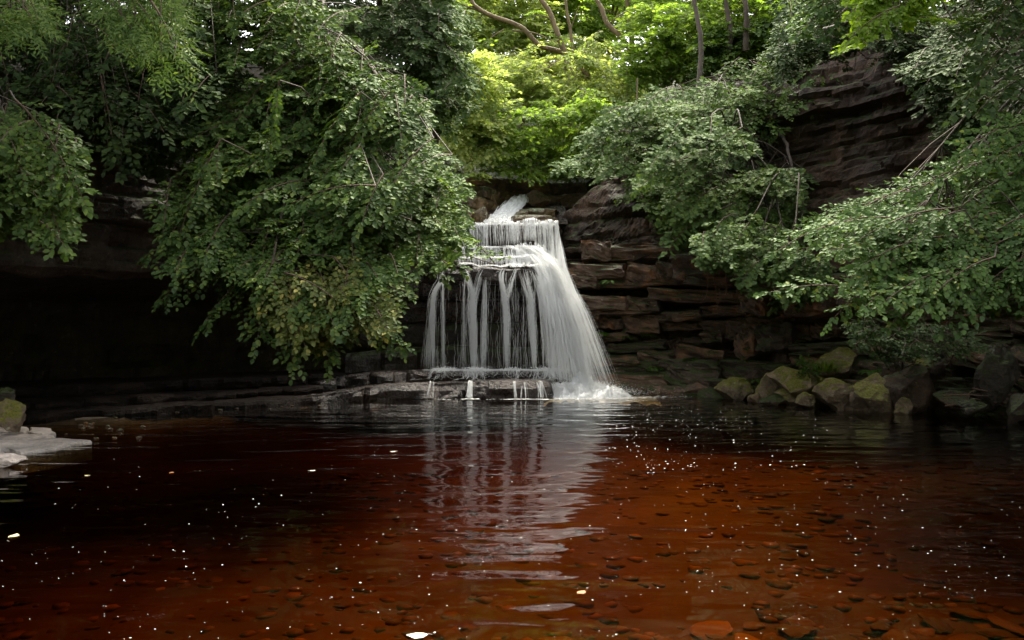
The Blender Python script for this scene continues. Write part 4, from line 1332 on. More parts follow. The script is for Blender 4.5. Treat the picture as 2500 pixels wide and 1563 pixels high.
leafy('elm_tree', 'upper elm slope falling from the top left towards the waterfall', 'tree',
      [(420, -40), (620, -80), (760, 60), (900, 200), (1010, 330), (880, 330), (700, 230), (540, 160), (400, 90)], (12.2, 15.6), 135, (-5.2, 17.6, 9.4), LEAF_OVAL, 'elm', 7,
      size=0.11, blen=1.3, flow=(0.2, -0.8, -0.3), ytilt=0.004, trunk_r=0.18, base=(-5.8, 20.4, 7.0), group=TL)
leafy('ash_tree', 'pale feathery ash spray hanging at the top left of the picture', 'tree',
      [(235, -30), (400, -30), (440, 60), (430, 150), (370, 160), (330, 80), (250, 40)], (8.2, 9.4), 30, (-4.9, 10.4, 7.4), LEAF_LANCE, 'ash', 8,
      size=0.075, blen=0.9, twigs=7, tlen=0.34, nleaf=3, compound=9, flow=(0.2, -0.5, -0.8), trunk_r=0.08, base=(-9.6, 12.8, 7.6), group=TL, mains=4, droop=0.45, twigwood=False)
leafy('ash_tree', 'small feathery ash spray at the far left edge', 'tree',
      [(-80, 10), (60, 20), (105, 60), (60, 105), (-60, 110)], (8.4, 9.2), 12, (-6.4, 9.8, 6.4), LEAF_LANCE, 'ash', 9,
      size=0.075, blen=0.7, twigs=6, tlen=0.3, nleaf=3, compound=9, flow=(0.4, -0.4, -0.8), trunk_r=0.06, base=(-10.4, 11.0, 7.7), group=TL, mains=3, droop=0.45, twigwood=False)
leafy('hornbeam_tree', 'drooping hornbeam boughs down the left edge in front of the rock lip', 'tree',
      [(-180, 330), (0, 340), (110, 420), (205, 440), (200, 500), (150, 560), (175, 610), (60, 560), (-100, 520)], (9.0, 11.6), 66, (-9.2, 12.5, 6.4), LEAF_OVAL, 'maple', 10,
      size=0.10, blen=1.1, flow=(0.75, -0.3, -0.6), flowmix=0.6, trunk_r=0.03, base=(-10.2, 13.4, 7.4), group=TL)
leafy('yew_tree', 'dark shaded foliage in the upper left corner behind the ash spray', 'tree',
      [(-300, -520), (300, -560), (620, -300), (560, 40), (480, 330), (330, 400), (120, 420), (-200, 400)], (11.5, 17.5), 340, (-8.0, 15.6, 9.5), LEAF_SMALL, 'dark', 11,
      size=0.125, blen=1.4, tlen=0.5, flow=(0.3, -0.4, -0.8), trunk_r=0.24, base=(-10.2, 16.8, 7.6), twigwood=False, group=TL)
leafy('added_shade_tree', 'unseen tree added above the picture to shade the left side of the pool', 'tree',  # added out of view to keep sky light off the left side
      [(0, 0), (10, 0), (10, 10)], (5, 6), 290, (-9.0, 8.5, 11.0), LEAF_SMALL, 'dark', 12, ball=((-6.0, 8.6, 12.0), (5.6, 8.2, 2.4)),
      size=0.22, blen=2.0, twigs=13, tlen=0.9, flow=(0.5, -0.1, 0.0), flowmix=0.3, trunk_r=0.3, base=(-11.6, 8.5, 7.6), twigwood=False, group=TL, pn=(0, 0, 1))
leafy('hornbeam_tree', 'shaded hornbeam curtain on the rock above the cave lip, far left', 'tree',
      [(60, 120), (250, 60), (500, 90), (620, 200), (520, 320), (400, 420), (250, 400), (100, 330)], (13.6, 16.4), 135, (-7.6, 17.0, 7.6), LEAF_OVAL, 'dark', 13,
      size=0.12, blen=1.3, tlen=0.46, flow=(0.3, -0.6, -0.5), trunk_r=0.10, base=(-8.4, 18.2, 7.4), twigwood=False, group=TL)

# ---- right bank
TR = 'trees and shrubs on the right bank'
leafy('beech_tree', 'bright beech boughs sweeping down over the boulders on the right', 'tree',
      [(1850, 560), (2000, 500), (2200, 410), (2460, 360), (2600, 400), (2560, 740), (2380, 740), (2200, 740), (2040, 720), (1990, 640), (2080, 600), (1960, 600)], (9.6, 12.4), 165, (9.6, 12.6, 5.4), LEAF_OVAL, 'beech', 21,
      size=0.095, blen=1.25, flow=(-0.85, -0.35, -0.28), flowmix=0.65, ytilt=0.004, trunk_r=0.04, mains=11, base=(11.6, 13.2, 1.0), group=TR,
      extra=[(P(2050, 520, 10.6), P(1840, 590, 10.4)), (P(2250, 430, 10.8), P(2040, 500, 10.5)), (P(2120, 640, 10.2), P(1975, 745, 10.0)), (P(2280, 640, 9.8), P(2110, 760, 9.6)), (P(2400, 640, 9.4), P(2230, 770, 9.3)), (P(2100, 700, 10.6), P(1820, 690, 10.8)),
             (P(2440, 290, 10.6), P(2270, 360, 10.2)), (P(2480, 330, 10.4), P(2340, 385, 10.0)), (P(2430, 370, 10.4), P(2230, 425, 10.1)), (P(2520, 260, 10.6), P(2370, 320, 10.2)), (P(2350, 380, 10.4), P(2160, 455, 10.2))])
leafy('maple_shrub', 'bushy maple hanging down the rock face right of the waterfall', 'shrub',
      [(1560, 330), (1700, 300), (1820, 380), (1900, 470), (1880, 600), (1760, 640), (1640, 590), (1540, 560), (1490, 460)], (17.2, 19.4), 135, (5.6, 20.4, 6.4), LEAF_LOBED, 'maple', 22,
      size=0.125, blen=1.1, tlen=0.42, flow=(-0.6, -0.6, -0.4), trunk_r=0.045, base=(5.9, 21.6, 7.2), twigwood=False, group=TR, pn=(-0.1, -0.7, 0.7))
leafy('maple_shrub', 'leafy maple bough reaching towards the falls above the dark corner', 'shrub',
      [(1380, 290), (1520, 240), (1660, 260), (1680, 340), (1560, 420), (1480, 480), (1400, 430), (1300, 400)], (18.6, 21.2), 105, (4.2, 22.4, 7.2), LEAF_LOBED, 'maple', 23,
      size=0.12, blen=1.1, tlen=0.42, flow=(-0.7, -0.5, -0.35), trunk_r=0.045, base=(4.2, 23.4, 6.6), twigwood=False, group=TR, pn=(-0.2, -0.6, 0.75))
leafy('maple_shrub', 'lower hanging maple sprays in front of the layered rocks', 'shrub',
      [(1640, 560), (1800, 590), (1920, 620), (1990, 690), (1880, 720), (1780, 730), (1740, 660), (1620, 610), (1560, 590)], (15.6, 17.4), 58, (6.6, 18.6, 5.0), LEAF_LOBED, 'maple', 24,
      size=0.115, blen=0.9, tlen=0.36, flow=(-0.6, -0.5, -0.45), trunk_r=0.045, base=(6.8, 20.4, 7.4), twigwood=False, group=TR)
leafy('hazel_shrub', 'shaded hazel on the cliff edge below the yellow-green trees', 'shrub',
      [(1600, 230), (1760, 190), (1900, 150), (1950, 240), (1860, 320), (1740, 340), (1580, 330), (1500, 290)], (19.4, 22.4), 120, (6.2, 22.4, 8.6), LEAF_SMALL, 'maple', 25,
      size=0.13, blen=1.2, tlen=0.45, flow=(-0.6, -0.5, -0.5), trunk_r=0.045, base=(6.8, 23.4, 8.2), twigwood=False, group=TR)
leafy('yew_tree', 'dark shaded foliage filling the upper right corner', 'tree',
      [(2180, -420), (2500, -460), (2760, -300), (2700, 330), (2480, 380), (2300, 330), (2200, 200), (2150, 40)], (10.5, 15.0), 170, (10.2, 14.2, 9.6), LEAF_SMALL, 'dark', 26,
      size=0.115, blen=1.3, tlen=0.48, flow=(-0.7, -0.3, -0.5), trunk_r=0.2, base=(12.6, 14.6, 9.2), twigwood=False, group=TR)
leafy('lime_tree', 'bright lime-green bough hanging in at the top right', 'tree',
      [(2000, -40), (2140, -60), (2180, 40), (2110, 75), (2060, 95), (1985, 125)], (10.0, 10.8), 24, (6.6, 12.6, 6.9), LEAF_OVAL, 'lime', 27,
      size=0.10, blen=0.9, twigs=8, tlen=0.26, nleaf=5, flow=(-0.8, -0.3, -0.55), flowmix=0.8, trunk_r=0.06, base=(12.2, 15.4, 9.4), group=TR, mains=3)
leafy('lime_tree', 'green bough tips above the cliff, left of the lime-green bough', 'tree',
      [(1880, -60), (2010, -60), (1990, 60), (1930, 110), (1870, 90)], (12.6, 14.0), 22, (5.9, 15.4, 7.4), LEAF_OVAL, 'beech', 28,
      size=0.10, blen=1.0, twigs=9, tlen=0.3, nleaf=6, flow=(-0.7, -0.3, -0.6), flowmix=0.7, trunk_r=0.06, base=(10.6, 18.6, 9.4), group=TR, mains=3)
leafy('added_shade_tree', 'unseen tree added above the picture to shade the right side of the pool', 'tree',  # its unseen counterpart, added to darken the right side and near pool
      [(0, 0), (10, 0), (10, 10)], (5, 6), 260, (10.5, 8.0, 11.0), LEAF_SMALL, 'dark', 29, ball=((8.6, 7.6, 12.2), (5.6, 7.6, 2.4)),
      size=0.22, blen=2.0, twigs=13, tlen=0.9, flow=(-0.5, -0.1, 0.0), flowmix=0.3, trunk_r=0.3, base=(13.6, 8.0, 9.0), twigwood=False, group=TR, pn=(0, 0, 1))
leafy('hazel_shrub', 'dark hazel hanging over the top edge of the brown cliff', 'shrub',
      [(1830, 60), (2000, 20), (2200, 30), (2260, 150), (2160, 190), (2080, 110), (1960, 130), (1880, 200), (1820, 180)], (15.6, 18.0), 90, (8.6, 18.8, 9.0), LEAF_OVAL, 'dark', 31,
      size=0.11, blen=1.1, tlen=0.42, flow=(-0.6, -0.5, -0.5), trunk_r=0.06, base=(9.4, 19.4, 9.2), twigwood=False, group=TR)
leafy('hazel_shrub', 'shaded hazel spray crossing the right edge of the brown cliff', 'shrub',
      [(2090, 180), (2220, 130), (2380, 200), (2440, 330), (2330, 420), (2230, 380), (2200, 290)], (13.4, 15.4), 62, (9.6, 15.8, 7.6), LEAF_OVAL, 'dark', 32,
      size=0.115, blen=1.1, tlen=0.42, flow=(-0.7, -0.5, -0.4), trunk_r=0.05, base=(11.6, 16.6, 9.2), twigwood=False, group=TR)
leafy('bramble_shrub', 'dark low bramble behind the mossy boulders', 'shrub',
      [(1980, 760), (2100, 740), (2260, 770), (2330, 820), (2260, 850), (2060, 850), (1980, 820)], (13.8, 15.6), 46, (7.9, 16.0, 1.2), LEAF_SMALL, 'dark', 30,
      size=0.075, blen=0.7, twigs=10, tlen=0.3, flow=(-0.3, -0.5, -0.1), trunk_r=0.03, base=(8.0, 16.4, 0.4), twigwood=False, group=TR)

# ---- behind the falls
TB = 'sunlit trees up the stream valley'
bgs = [
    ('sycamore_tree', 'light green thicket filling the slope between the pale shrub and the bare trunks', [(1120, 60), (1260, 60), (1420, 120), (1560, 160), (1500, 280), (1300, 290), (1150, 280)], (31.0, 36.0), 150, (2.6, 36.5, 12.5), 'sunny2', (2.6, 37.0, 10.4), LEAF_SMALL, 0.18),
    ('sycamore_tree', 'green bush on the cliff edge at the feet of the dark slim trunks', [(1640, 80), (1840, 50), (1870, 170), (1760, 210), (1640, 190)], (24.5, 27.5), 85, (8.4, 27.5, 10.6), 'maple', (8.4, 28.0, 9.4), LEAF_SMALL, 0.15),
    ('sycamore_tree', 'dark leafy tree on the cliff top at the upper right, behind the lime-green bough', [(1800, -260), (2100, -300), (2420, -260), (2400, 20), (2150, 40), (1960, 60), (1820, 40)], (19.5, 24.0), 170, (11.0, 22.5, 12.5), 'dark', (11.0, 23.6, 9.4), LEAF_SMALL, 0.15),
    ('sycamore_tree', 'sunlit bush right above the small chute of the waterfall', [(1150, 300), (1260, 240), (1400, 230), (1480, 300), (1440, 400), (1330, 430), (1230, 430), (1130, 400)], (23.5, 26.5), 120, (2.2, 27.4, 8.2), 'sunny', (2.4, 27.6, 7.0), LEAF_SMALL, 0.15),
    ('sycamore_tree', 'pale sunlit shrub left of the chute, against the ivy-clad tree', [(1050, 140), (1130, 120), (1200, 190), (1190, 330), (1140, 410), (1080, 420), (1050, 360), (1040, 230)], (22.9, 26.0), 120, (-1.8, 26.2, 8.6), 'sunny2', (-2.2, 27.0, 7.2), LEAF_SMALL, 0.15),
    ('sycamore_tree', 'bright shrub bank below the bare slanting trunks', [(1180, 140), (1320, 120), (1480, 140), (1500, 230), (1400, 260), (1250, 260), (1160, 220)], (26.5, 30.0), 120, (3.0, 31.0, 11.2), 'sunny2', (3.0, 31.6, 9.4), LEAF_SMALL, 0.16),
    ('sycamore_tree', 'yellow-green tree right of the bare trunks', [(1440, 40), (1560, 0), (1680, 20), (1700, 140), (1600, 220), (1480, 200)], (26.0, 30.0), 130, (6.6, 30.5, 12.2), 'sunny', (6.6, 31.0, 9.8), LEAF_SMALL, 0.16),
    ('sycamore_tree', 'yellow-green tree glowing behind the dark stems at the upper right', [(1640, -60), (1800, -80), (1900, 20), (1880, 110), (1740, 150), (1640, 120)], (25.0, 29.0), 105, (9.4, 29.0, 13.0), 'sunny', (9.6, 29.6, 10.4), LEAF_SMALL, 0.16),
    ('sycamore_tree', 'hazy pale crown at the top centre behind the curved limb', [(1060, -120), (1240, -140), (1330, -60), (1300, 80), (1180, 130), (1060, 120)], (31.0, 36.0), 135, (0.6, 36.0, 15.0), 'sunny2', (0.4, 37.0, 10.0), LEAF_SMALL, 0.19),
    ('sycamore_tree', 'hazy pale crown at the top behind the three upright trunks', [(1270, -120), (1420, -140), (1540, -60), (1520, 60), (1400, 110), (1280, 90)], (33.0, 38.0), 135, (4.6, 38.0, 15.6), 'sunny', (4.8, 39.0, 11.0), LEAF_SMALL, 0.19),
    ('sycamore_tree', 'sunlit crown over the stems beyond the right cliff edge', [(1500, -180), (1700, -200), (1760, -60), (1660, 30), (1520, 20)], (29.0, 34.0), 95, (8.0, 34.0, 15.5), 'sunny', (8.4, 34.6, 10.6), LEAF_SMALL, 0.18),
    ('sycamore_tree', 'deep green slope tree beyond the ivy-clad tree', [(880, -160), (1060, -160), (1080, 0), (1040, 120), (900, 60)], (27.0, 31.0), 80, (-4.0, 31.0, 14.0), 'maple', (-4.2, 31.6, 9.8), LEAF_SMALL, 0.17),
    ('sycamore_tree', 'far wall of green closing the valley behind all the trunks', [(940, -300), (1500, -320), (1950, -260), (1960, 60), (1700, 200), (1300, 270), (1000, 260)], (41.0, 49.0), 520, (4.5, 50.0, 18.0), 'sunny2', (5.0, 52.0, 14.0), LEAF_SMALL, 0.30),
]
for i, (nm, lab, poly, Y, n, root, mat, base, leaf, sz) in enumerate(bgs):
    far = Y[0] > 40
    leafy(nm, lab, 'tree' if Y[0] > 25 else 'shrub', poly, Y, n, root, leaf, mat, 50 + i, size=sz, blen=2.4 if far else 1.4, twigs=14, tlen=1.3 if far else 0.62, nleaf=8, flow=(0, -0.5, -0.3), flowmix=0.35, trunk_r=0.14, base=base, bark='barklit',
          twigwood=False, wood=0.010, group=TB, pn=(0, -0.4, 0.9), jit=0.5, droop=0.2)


def bare_trunk(label, pts, r, Y, branches=(), bark='barklit', seed=0):
    g = [P(u, v, y) for u, v, y in pts]
    o = empty('woodland_tree', label, 'tree', tuple(g[0]), 'bare trunks above the waterfall')
    mb = MB()
    c = spline(g, 40)
    rng = np.random.default_rng(seed)
    c[1:] += 0.012 * np.cumsum(rng.normal(size=(39, 3)), 0) * 0.5
    tube(mb, c, np.linspace(r * 1.15, r * 0.75, 40), 10)
    link('trunk', mb.data('trunk', M[bark], True, g[0]), o)
    C = Crown()
    for bp, br in branches:
        mb = MB()
        q = spline([P(*a) for a in bp], 20)
        tube(mb, q, np.linspace(br, br * 0.35, 20), 6)
        link('branch', mb.data('branch', M[bark], True, g[0]), o)
        bough(C, rng, q[12], q[-1] + np.array([0.2, -0.2, 0.1]), (0, -0.3, 0.95), 9, 0.5, 6, 0.15, wood=0)
    for k in range(4):                                  # leafy top, mostly above the picture
        e = c[-1] + rng.normal(size=3) * np.array([1.4, 1.0, 0.9]) + np.array([0, 0, 0.8])
        bough(C, rng, c[-1], e, (0, -0.3, 0.95), 12, 0.6, 7, 0.16, wood=0.02, twigwood=False)
    link('crown', C.data('crown', LEAF_SMALL, M['sunny'], g[0]), o)
    return o


bare_trunk('slender mossy limb curving up to the left at the top centre', [(1390, 180, 29), (1335, 128, 29), (1275, 108, 28.6), (1232, 66, 28.4), (1172, 42, 28.2), (1128, 18, 28), (1112, -10, 28), (1100, -120, 28)], 0.085, 28,
           [([(1165, 42, 28.2), (1120, 22, 28), (1075, 5, 27.8)], 0.035), ([(1190, 70, 28.2), (1165, 85, 28), (1130, 118, 27.8)], 0.03), ([(1210, 72, 28.4), (1260, 78, 28.4), (1320, 102, 28.6)], 0.03)], seed=1)
bare_trunk('straight tan trunk leaning slightly left, centre of the valley', [(1352, 190, 28.4), (1336, 128, 28.4), (1316, 75, 28.4), (1300, 30, 28.4), (1272, -20, 28.4), (1250, -140, 28.4)], 0.095, 28,
           [([(1312, 62, 28.4), (1290, 40, 28.3), (1250, 38, 28.2)], 0.03)], seed=2)
bare_trunk('thin pale trunk just right of the straight tan trunk', [(1362, 180, 30), (1352, 120, 30), (1346, 60, 30), (1338, 10, 30), (1330, -120, 30)], 0.06, 30,
           [([(1348, 70, 30), (1362, 30, 29.8), (1380, -10, 29.6)], 0.025)], seed=3)
bare_trunk('dark curved trunk rising left out of the leaves', [(1500, 130, 27.5), (1462, 85, 27.5), (1432, 55, 27.5), (1416, 15, 27.5), (1405, -20, 27.5), (1398, -140, 27.5)], 0.085, 27.5, [([(1436, 60, 27.5), (1465, 35, 27.2), (1500, 20, 27)], 0.025)], seed=4)
bare_trunk('reddish upright trunk over the yellow-green tree', [(1496, 140, 31), (1490, 60, 31), (1484, 0, 31), (1476, -140, 31)], 0.10, 31, bark='barklit', seed=5)
bare_trunk('dark slim trunk at the top of the right slope, farthest left of the dark stems', [(1640, 330, 23.0), (1650, 220, 23.2), (1655, 110, 23.6), (1640, 0, 24), (1630, -140, 24)], 0.075, 24, [([(1648, 235, 23.2), (1600, 265, 22.8), (1540, 290, 22.4)], 0.03)], bark='bark', seed=6)
bare_trunk('dark slim trunk at the top of the right slope, middle one', [(1722, 130, 25), (1726, 60, 25), (1720, 0, 25), (1716, -140, 25)], 0.08, 25, bark='bark', seed=7)
bare_trunk('dark slim trunk at the top of the right slope, farthest right', [(1762, 120, 24.6), (1762, 50, 24.6), (1758, 0, 24.6), (1754, -140, 24.6)], 0.085, 24.6, [([(1760, 60, 24.6), (1785, 30, 24.4), (1810, 0, 24.2)], 0.02)], bark='bark', seed=8)


# ------------------------------------------------------------------ boulders and shore things
def boulder(label, u, v, Y, du, dv, seed, mat='boulder', depth=None, rz=0.0, tilt=0.0, name='boulder', group=None, facets=13):
    """(u, v): middle of its foot on the picture; du, dv: its width and height in picture units"""
    w, h = du / FP * Y, dv / FP * Y
    p = P(u, v, Y)
    dims = (w * 1.04, depth or w * 0.9, h * 1.45)
    o = link(name, boulder_data(name, dims, seed, M[mat], facets), None, (p[0], p[1] + dims[1] * 0.35, p[2] + h - dims[2] / 2))
    o.rotation_euler = (0, tilt, rz)
    return tag(o, label, 'boulder', group)


GB = 'boulders along the right shore'
boulder('smooth rounded mossy boulder at the water, leftmost on the right shore', 1742, 942, 18.4, 92, 50, 201, group=GB, facets=4)
boulder('small upright mossy stone right of the rounded boulder', 1815, 938, 18.0, 58, 58, 202, group=GB)
boulder('small mossy stone low between the upright stone and the large mossy boulder', 1868, 948, 17.2, 70, 40, 203, group=GB)
boulder('large green mossy boulder with the grass tuft on top', 1928, 951, 17.0, 190, 88, 204, group=GB, depth=1.6, facets=10)
boulder('wedge-shaped mossy boulder at the front of the large mossy boulder', 2003, 955, 16.2, 132, 66, 205, group=GB, facets=8)
boulder('tall leaning grey-green boulder standing in the water', 2086, 972, 15.6, 118, 106, 206, group=GB, tilt=0.25, facets=10)
boulder('big brown angular boulder right of the leaning one', 2180, 968, 15.4, 150, 108, 207, 'cliff_right', group=GB, facets=11)
boulder('knob of mossy rock perched above the brown angular boulder', 2186, 888, 16.2, 60, 48, 208, group=GB, facets=5)
boulder('flat pale-topped stone behind the upright mossy stone', 1790, 905, 19.2, 80, 40, 209, 'cliff_right', group=GB)
boulder('dark rounded stone at the foot of the rock pillar', 1852, 905, 19.0, 60, 40, 210, 'mossy_slab', group=GB)
boulder('upright brown rock pillar against the cliff foot', 1848, 880, 19.6, 58, 96, 211, 'cliff_right', group=GB, facets=7)
boulder('long low brown stone right of the rock pillar', 1930, 868, 19.0, 120, 44, 212, 'cliff_right', group=GB)
boulder('brown bank rock above the large mossy boulder', 2020, 870, 17.8, 150, 60, 213, 'mossy_slab', group=GB)
boulder('dark mossy boulder near the right edge above the driftwood', 2370, 930, 14.6, 110, 120, 214, 'wetmoss', group=GB)
boulder('small dark stone in the water by the driftwood', 2310, 975, 14.2, 60, 34, 215, 'wetmoss', group=GB)
boulder('dark low boulder half hidden at the right edge', 2440, 985, 13.8, 120, 60, 216, 'wetmoss', group=GB)
boulder('broken stone lodged in front of the rounded boulder', 1790, 950, 17.6, 40, 22, 251, group=GB)
boulder('wide low slab under the small upright stone', 1840, 956, 17.0, 84, 24, 252, 'mossy_slab', group=GB)
boulder('round mossy cobble beside the leaning boulder', 2140, 975, 15.2, 42, 36, 253, group=GB)
boulder('brown block behind the knob of mossy rock', 2240, 900, 16.0, 90, 60, 254, 'cliff_right', group=GB)
boulder('small chipped stone at the water left of the wedge-shaped boulder', 1905, 956, 16.4, 52, 30, 231, group=GB)
boulder('low mossy stone squeezed between the wedge-shaped and the leaning boulder', 2042, 968, 16.0, 46, 34, 232, group=GB)
boulder('pale chip of rock lying on the bank behind the small upright stone', 1832, 912, 18.6, 44, 24, 233, 'slab', group=GB)
boulder('brown angular stone above the flat pale-topped stone', 1735, 902, 19.6, 66, 30, 234, 'mossy_slab', group=GB)
boulder('mossy shoulder of rock behind the grass tuft', 1985, 880, 17.6, 120, 60, 235, group=GB)
boulder('thin tilted slab leaning on the big brown angular boulder', 2128, 930, 15.9, 60, 80, 236, 'cliff_right', group=GB, tilt=-0.4)
boulder('low dark stone under the driftwood', 2270, 955, 14.9, 100, 40, 237, 'cliff_right', group=GB)
boulder('brown wet rock on the left bank of the upper chute', 1136, 527, 22.2, 62, 44, 241, 'ochre', group='rocks beside the upper chute')
boulder('low wet rock on the right bank of the upper chute', 1236, 522, 22.5, 76, 34, 242, 'ochre', group='rocks beside the upper chute')
boulder('dark rock at the head of the upper chute', 1272, 478, 24.6, 60, 34, 243, 'ochre', group='rocks beside the upper chute')
boulder('small ochre rock above the left bank of the upper chute', 1160, 476, 24.2, 66, 36, 244, 'ochre', group='rocks beside the upper chute')
boulder('square-cut mossy block at the left edge above the pale shelf', 8, 1003, 11.6, 74, 60, 217, 'boulder', name='boulder', group='stones on the left shore', facets=10)
boulder('dark block behind the mossy block at the left edge', 4, 950, 13.2, 56, 38, 218, 'wetmoss', group='stones on the left shore', facets=10)
boulder('smooth pale rounded stone in the water at the left edge', -2, 1106, 9.3, 90, 32, 219, 'pale', group='stones on the left shore', facets=4)

# pale flagstone shelf on the left
sh = empty('flat_stone_shelf', 'pale sunlit flat stone shelf, cracked, at the left shore', 'rock shelf', (0, 0, 0))
rng = np.random.default_rng(9)
cells = [[(-950, 1007), (40, 1010), (72, 1012), (60, 1022), (20, 1024), (-950, 1022)], [(75, 1011), (120, 1013), (134, 1024), (100, 1026), (64, 1022)], [(-950, 1025), (20, 1027), (62, 1025), (98, 1029), (128, 1027), (142, 1030), (90, 1036), (30, 1040), (-950, 1040)],
         [(-950, 1043), (30, 1043), (92, 1039), (144, 1032), (168, 1035), (216, 1037), (158, 1046), (155, 1051), (120, 1055), (80, 1060), (34, 1067), (26, 1059), (-950, 1055)], [(-950, 1058), (24, 1062), (30, 1069), (0, 1075), (-950, 1086)]]
cells = [[tuple(P(u, v, FP * (CAMZ - 0.05) / (v - HV))[:2]) for u, v in c] for c in cells]      # outlines on the level of the shelf
for i, c in enumerate(cells):
    c = np.array(c)
    cen = c.mean(0)
    n = 60
    cc = np.concatenate([c, c[:1]])
    ls = np.concatenate([[0], np.cumsum(np.linalg.norm(np.diff(cc, axis=0), axis=1))])
    s = np.linspace(0, ls[-1], n, endpoint=False)
    ring = np.stack([np.interp(s, ls, cc[:, 0]), np.interp(s, ls, cc[:, 1])], 1)
    ring += 0.045 * np.stack([fbm(np.c_[ring * 1.7, s * 0], 4, i), fbm(np.c_[ring * 1.7, s * 0 + 9], 4, i)], 1)
    top = 0.058 + 0.012 * rng.random()
    rows = []
    for f, z in ((1.0, -0.25), (1.0, top - 0.04), (0.985, top - 0.01), (0.95, top), (0.7, top), (0.4, top), (0.02, top)):
        q = cen + (ring - cen) * f
        zz = z + (0.012 * fbm(np.c_[q * 2.5, q[:, :1] * 0], 4, 50 + i) if z > 0 else 0) - 0.022 * (q[:, 0] + 7.2) * (z > 0)
        rows.append(np.c_[q, np.broadcast_to(zz, n)])
    link('flagstone', mesh_data('flagstone', np.array(rows).reshape(-1, 3), [grid_faces(len(rows), n, True)], M['pale']), sh)

# pebbles along the left waterline: countless small ones
mb = MB()
V, F = ICO2
for i in range(24):
    t = rng.random()
    if i % 3:
        c = np.array([-6.6 + 0.9 * rng.random() - 1.2 * t, 11.7 + 2.6 * t, 0.0])
    else:
        c = np.array([-8.2 + 3.6 * t, 14.0 + 2.8 * t ** 1.1, 0.0])
    c += rng.normal(size=3) * np.array([0.25, 0.2, 0.0])
    sz = rng.uniform(0.012, 0.045)
    q = V * (1 + 0.22 * fbm(V * 1.8 + i, 2, i))[:, None] * np.array([1.2, 1, 0.6]) * sz
    mb.add(q + c + np.array([0, 0, 0.012]), F)
tag(link('shore_pebbles', mb.data('shore_pebbles', M['slab'], False)), 'small pale pebbles along the left waterline', 'pebbles', kind='stuff')

# sticks in the driftwood pile on the right
for i in range(18):
    a = P(rng.uniform(2210, 2400), rng.uniform(872, 968), rng.uniform(14.6, 15.2))
    ang = rng.uniform(-0.5, 0.5)
    ln = rng.uniform(0.35, 1.0)
    d = np.array([math.cos(ang), rng.uniform(-0.4, 0.2), -0.3 * math.sin(ang) - 0.12]) * ln
    g = spline([a, a + d * 0.5 + rng.normal(size=3) * 0.04, a + d], 10)
    g[:, 2] = np.maximum(g[:, 2], 0.03)
    mb = MB()
    tube(mb, g, np.linspace(0.014, 0.006, 10), 5)
    if i % 2:
        tube(mb, spline([g[5], g[5] + d * 0.15 + np.array([0, 0, 0.08]), g[5] + d * 0.3 + np.array([0, 0, 0.1])], 5), np.linspace(0.007, 0.003, 5), 4)
    o = link('driftwood_stick', mb.data('driftwood_stick', M['stick'], True, g[0]), None, tuple(g[0]))
    tag(o, 'thin bare brown stick in the driftwood between the boulders at the far right', 'stick', 'driftwood sticks')
mb = MB()
g = spline([P(1787, 943, 17.9), P(1830, 941, 17.8), P(1848, 940, 17.7)], 8)
g[:, 2] = 0.02
tube(mb, g, 0.014, 6)
tag(link('driftwood_stick', mb.data('driftwood_stick', plain_mat('bleached_wood', (0.55, 0.5, 0.45)), True, g[0]), None, tuple(g[0])), 'pale stick floating beside the rounded boulder', 'stick')

# roots and stems hanging from the right shrub
hr = empty('hanging_root', 'bare brown roots and stems dangling over the layered rocks', 'roots', tuple(P(1715, 590, 18.8)))
for pts, rad in ([((1712, 590), (1714, 640), (1716, 700))], 0.035), ([((1690, 590), (1672, 640), (1668, 690), (1650, 716))], 0.014), ([((1684, 600), (1690, 650), (1700, 690), (1690, 728))], 0.013), ([((1676, 620), (1688, 680), (1694, 735), (1688, 752))], 0.011), \
        ([((1720, 600), (1735, 640), (1740, 690), (1742, 740))], 0.014), ([((1708, 600), (1700, 650), (1712, 690), (1690, 715))], 0.010):
    mb = MB()
    g = spline([P(u, v, 18.9 + 0.2 * k) for k, (u, v) in enumerate(pts[0])], 20)
    g += 0.01 * np.cumsum(rng.normal(size=g.shape), 0) * 0.6
    tube(mb, g, np.linspace(rad, rad * 0.5, 20), 5)
    link('root', mb.data('root', M['stick'], True, hr.location), hr)
vb = MB()
g = spline([P(1505, 185, 21), P(1503, 240, 20.8), P(1498, 275, 20.6), P(1475, 320, 20.4), P(1446, 330, 20.3), P(1440, 300, 20.2)], 40)
tube(vb, g, np.linspace(0.02, 0.008, 40), 5)
tag(link('hanging_vine', vb.data('hanging_vine', M['barklit'], True, g[0]), None, tuple(g[0])), 'thin tan vine looping down in front of the maple bough', 'vine')


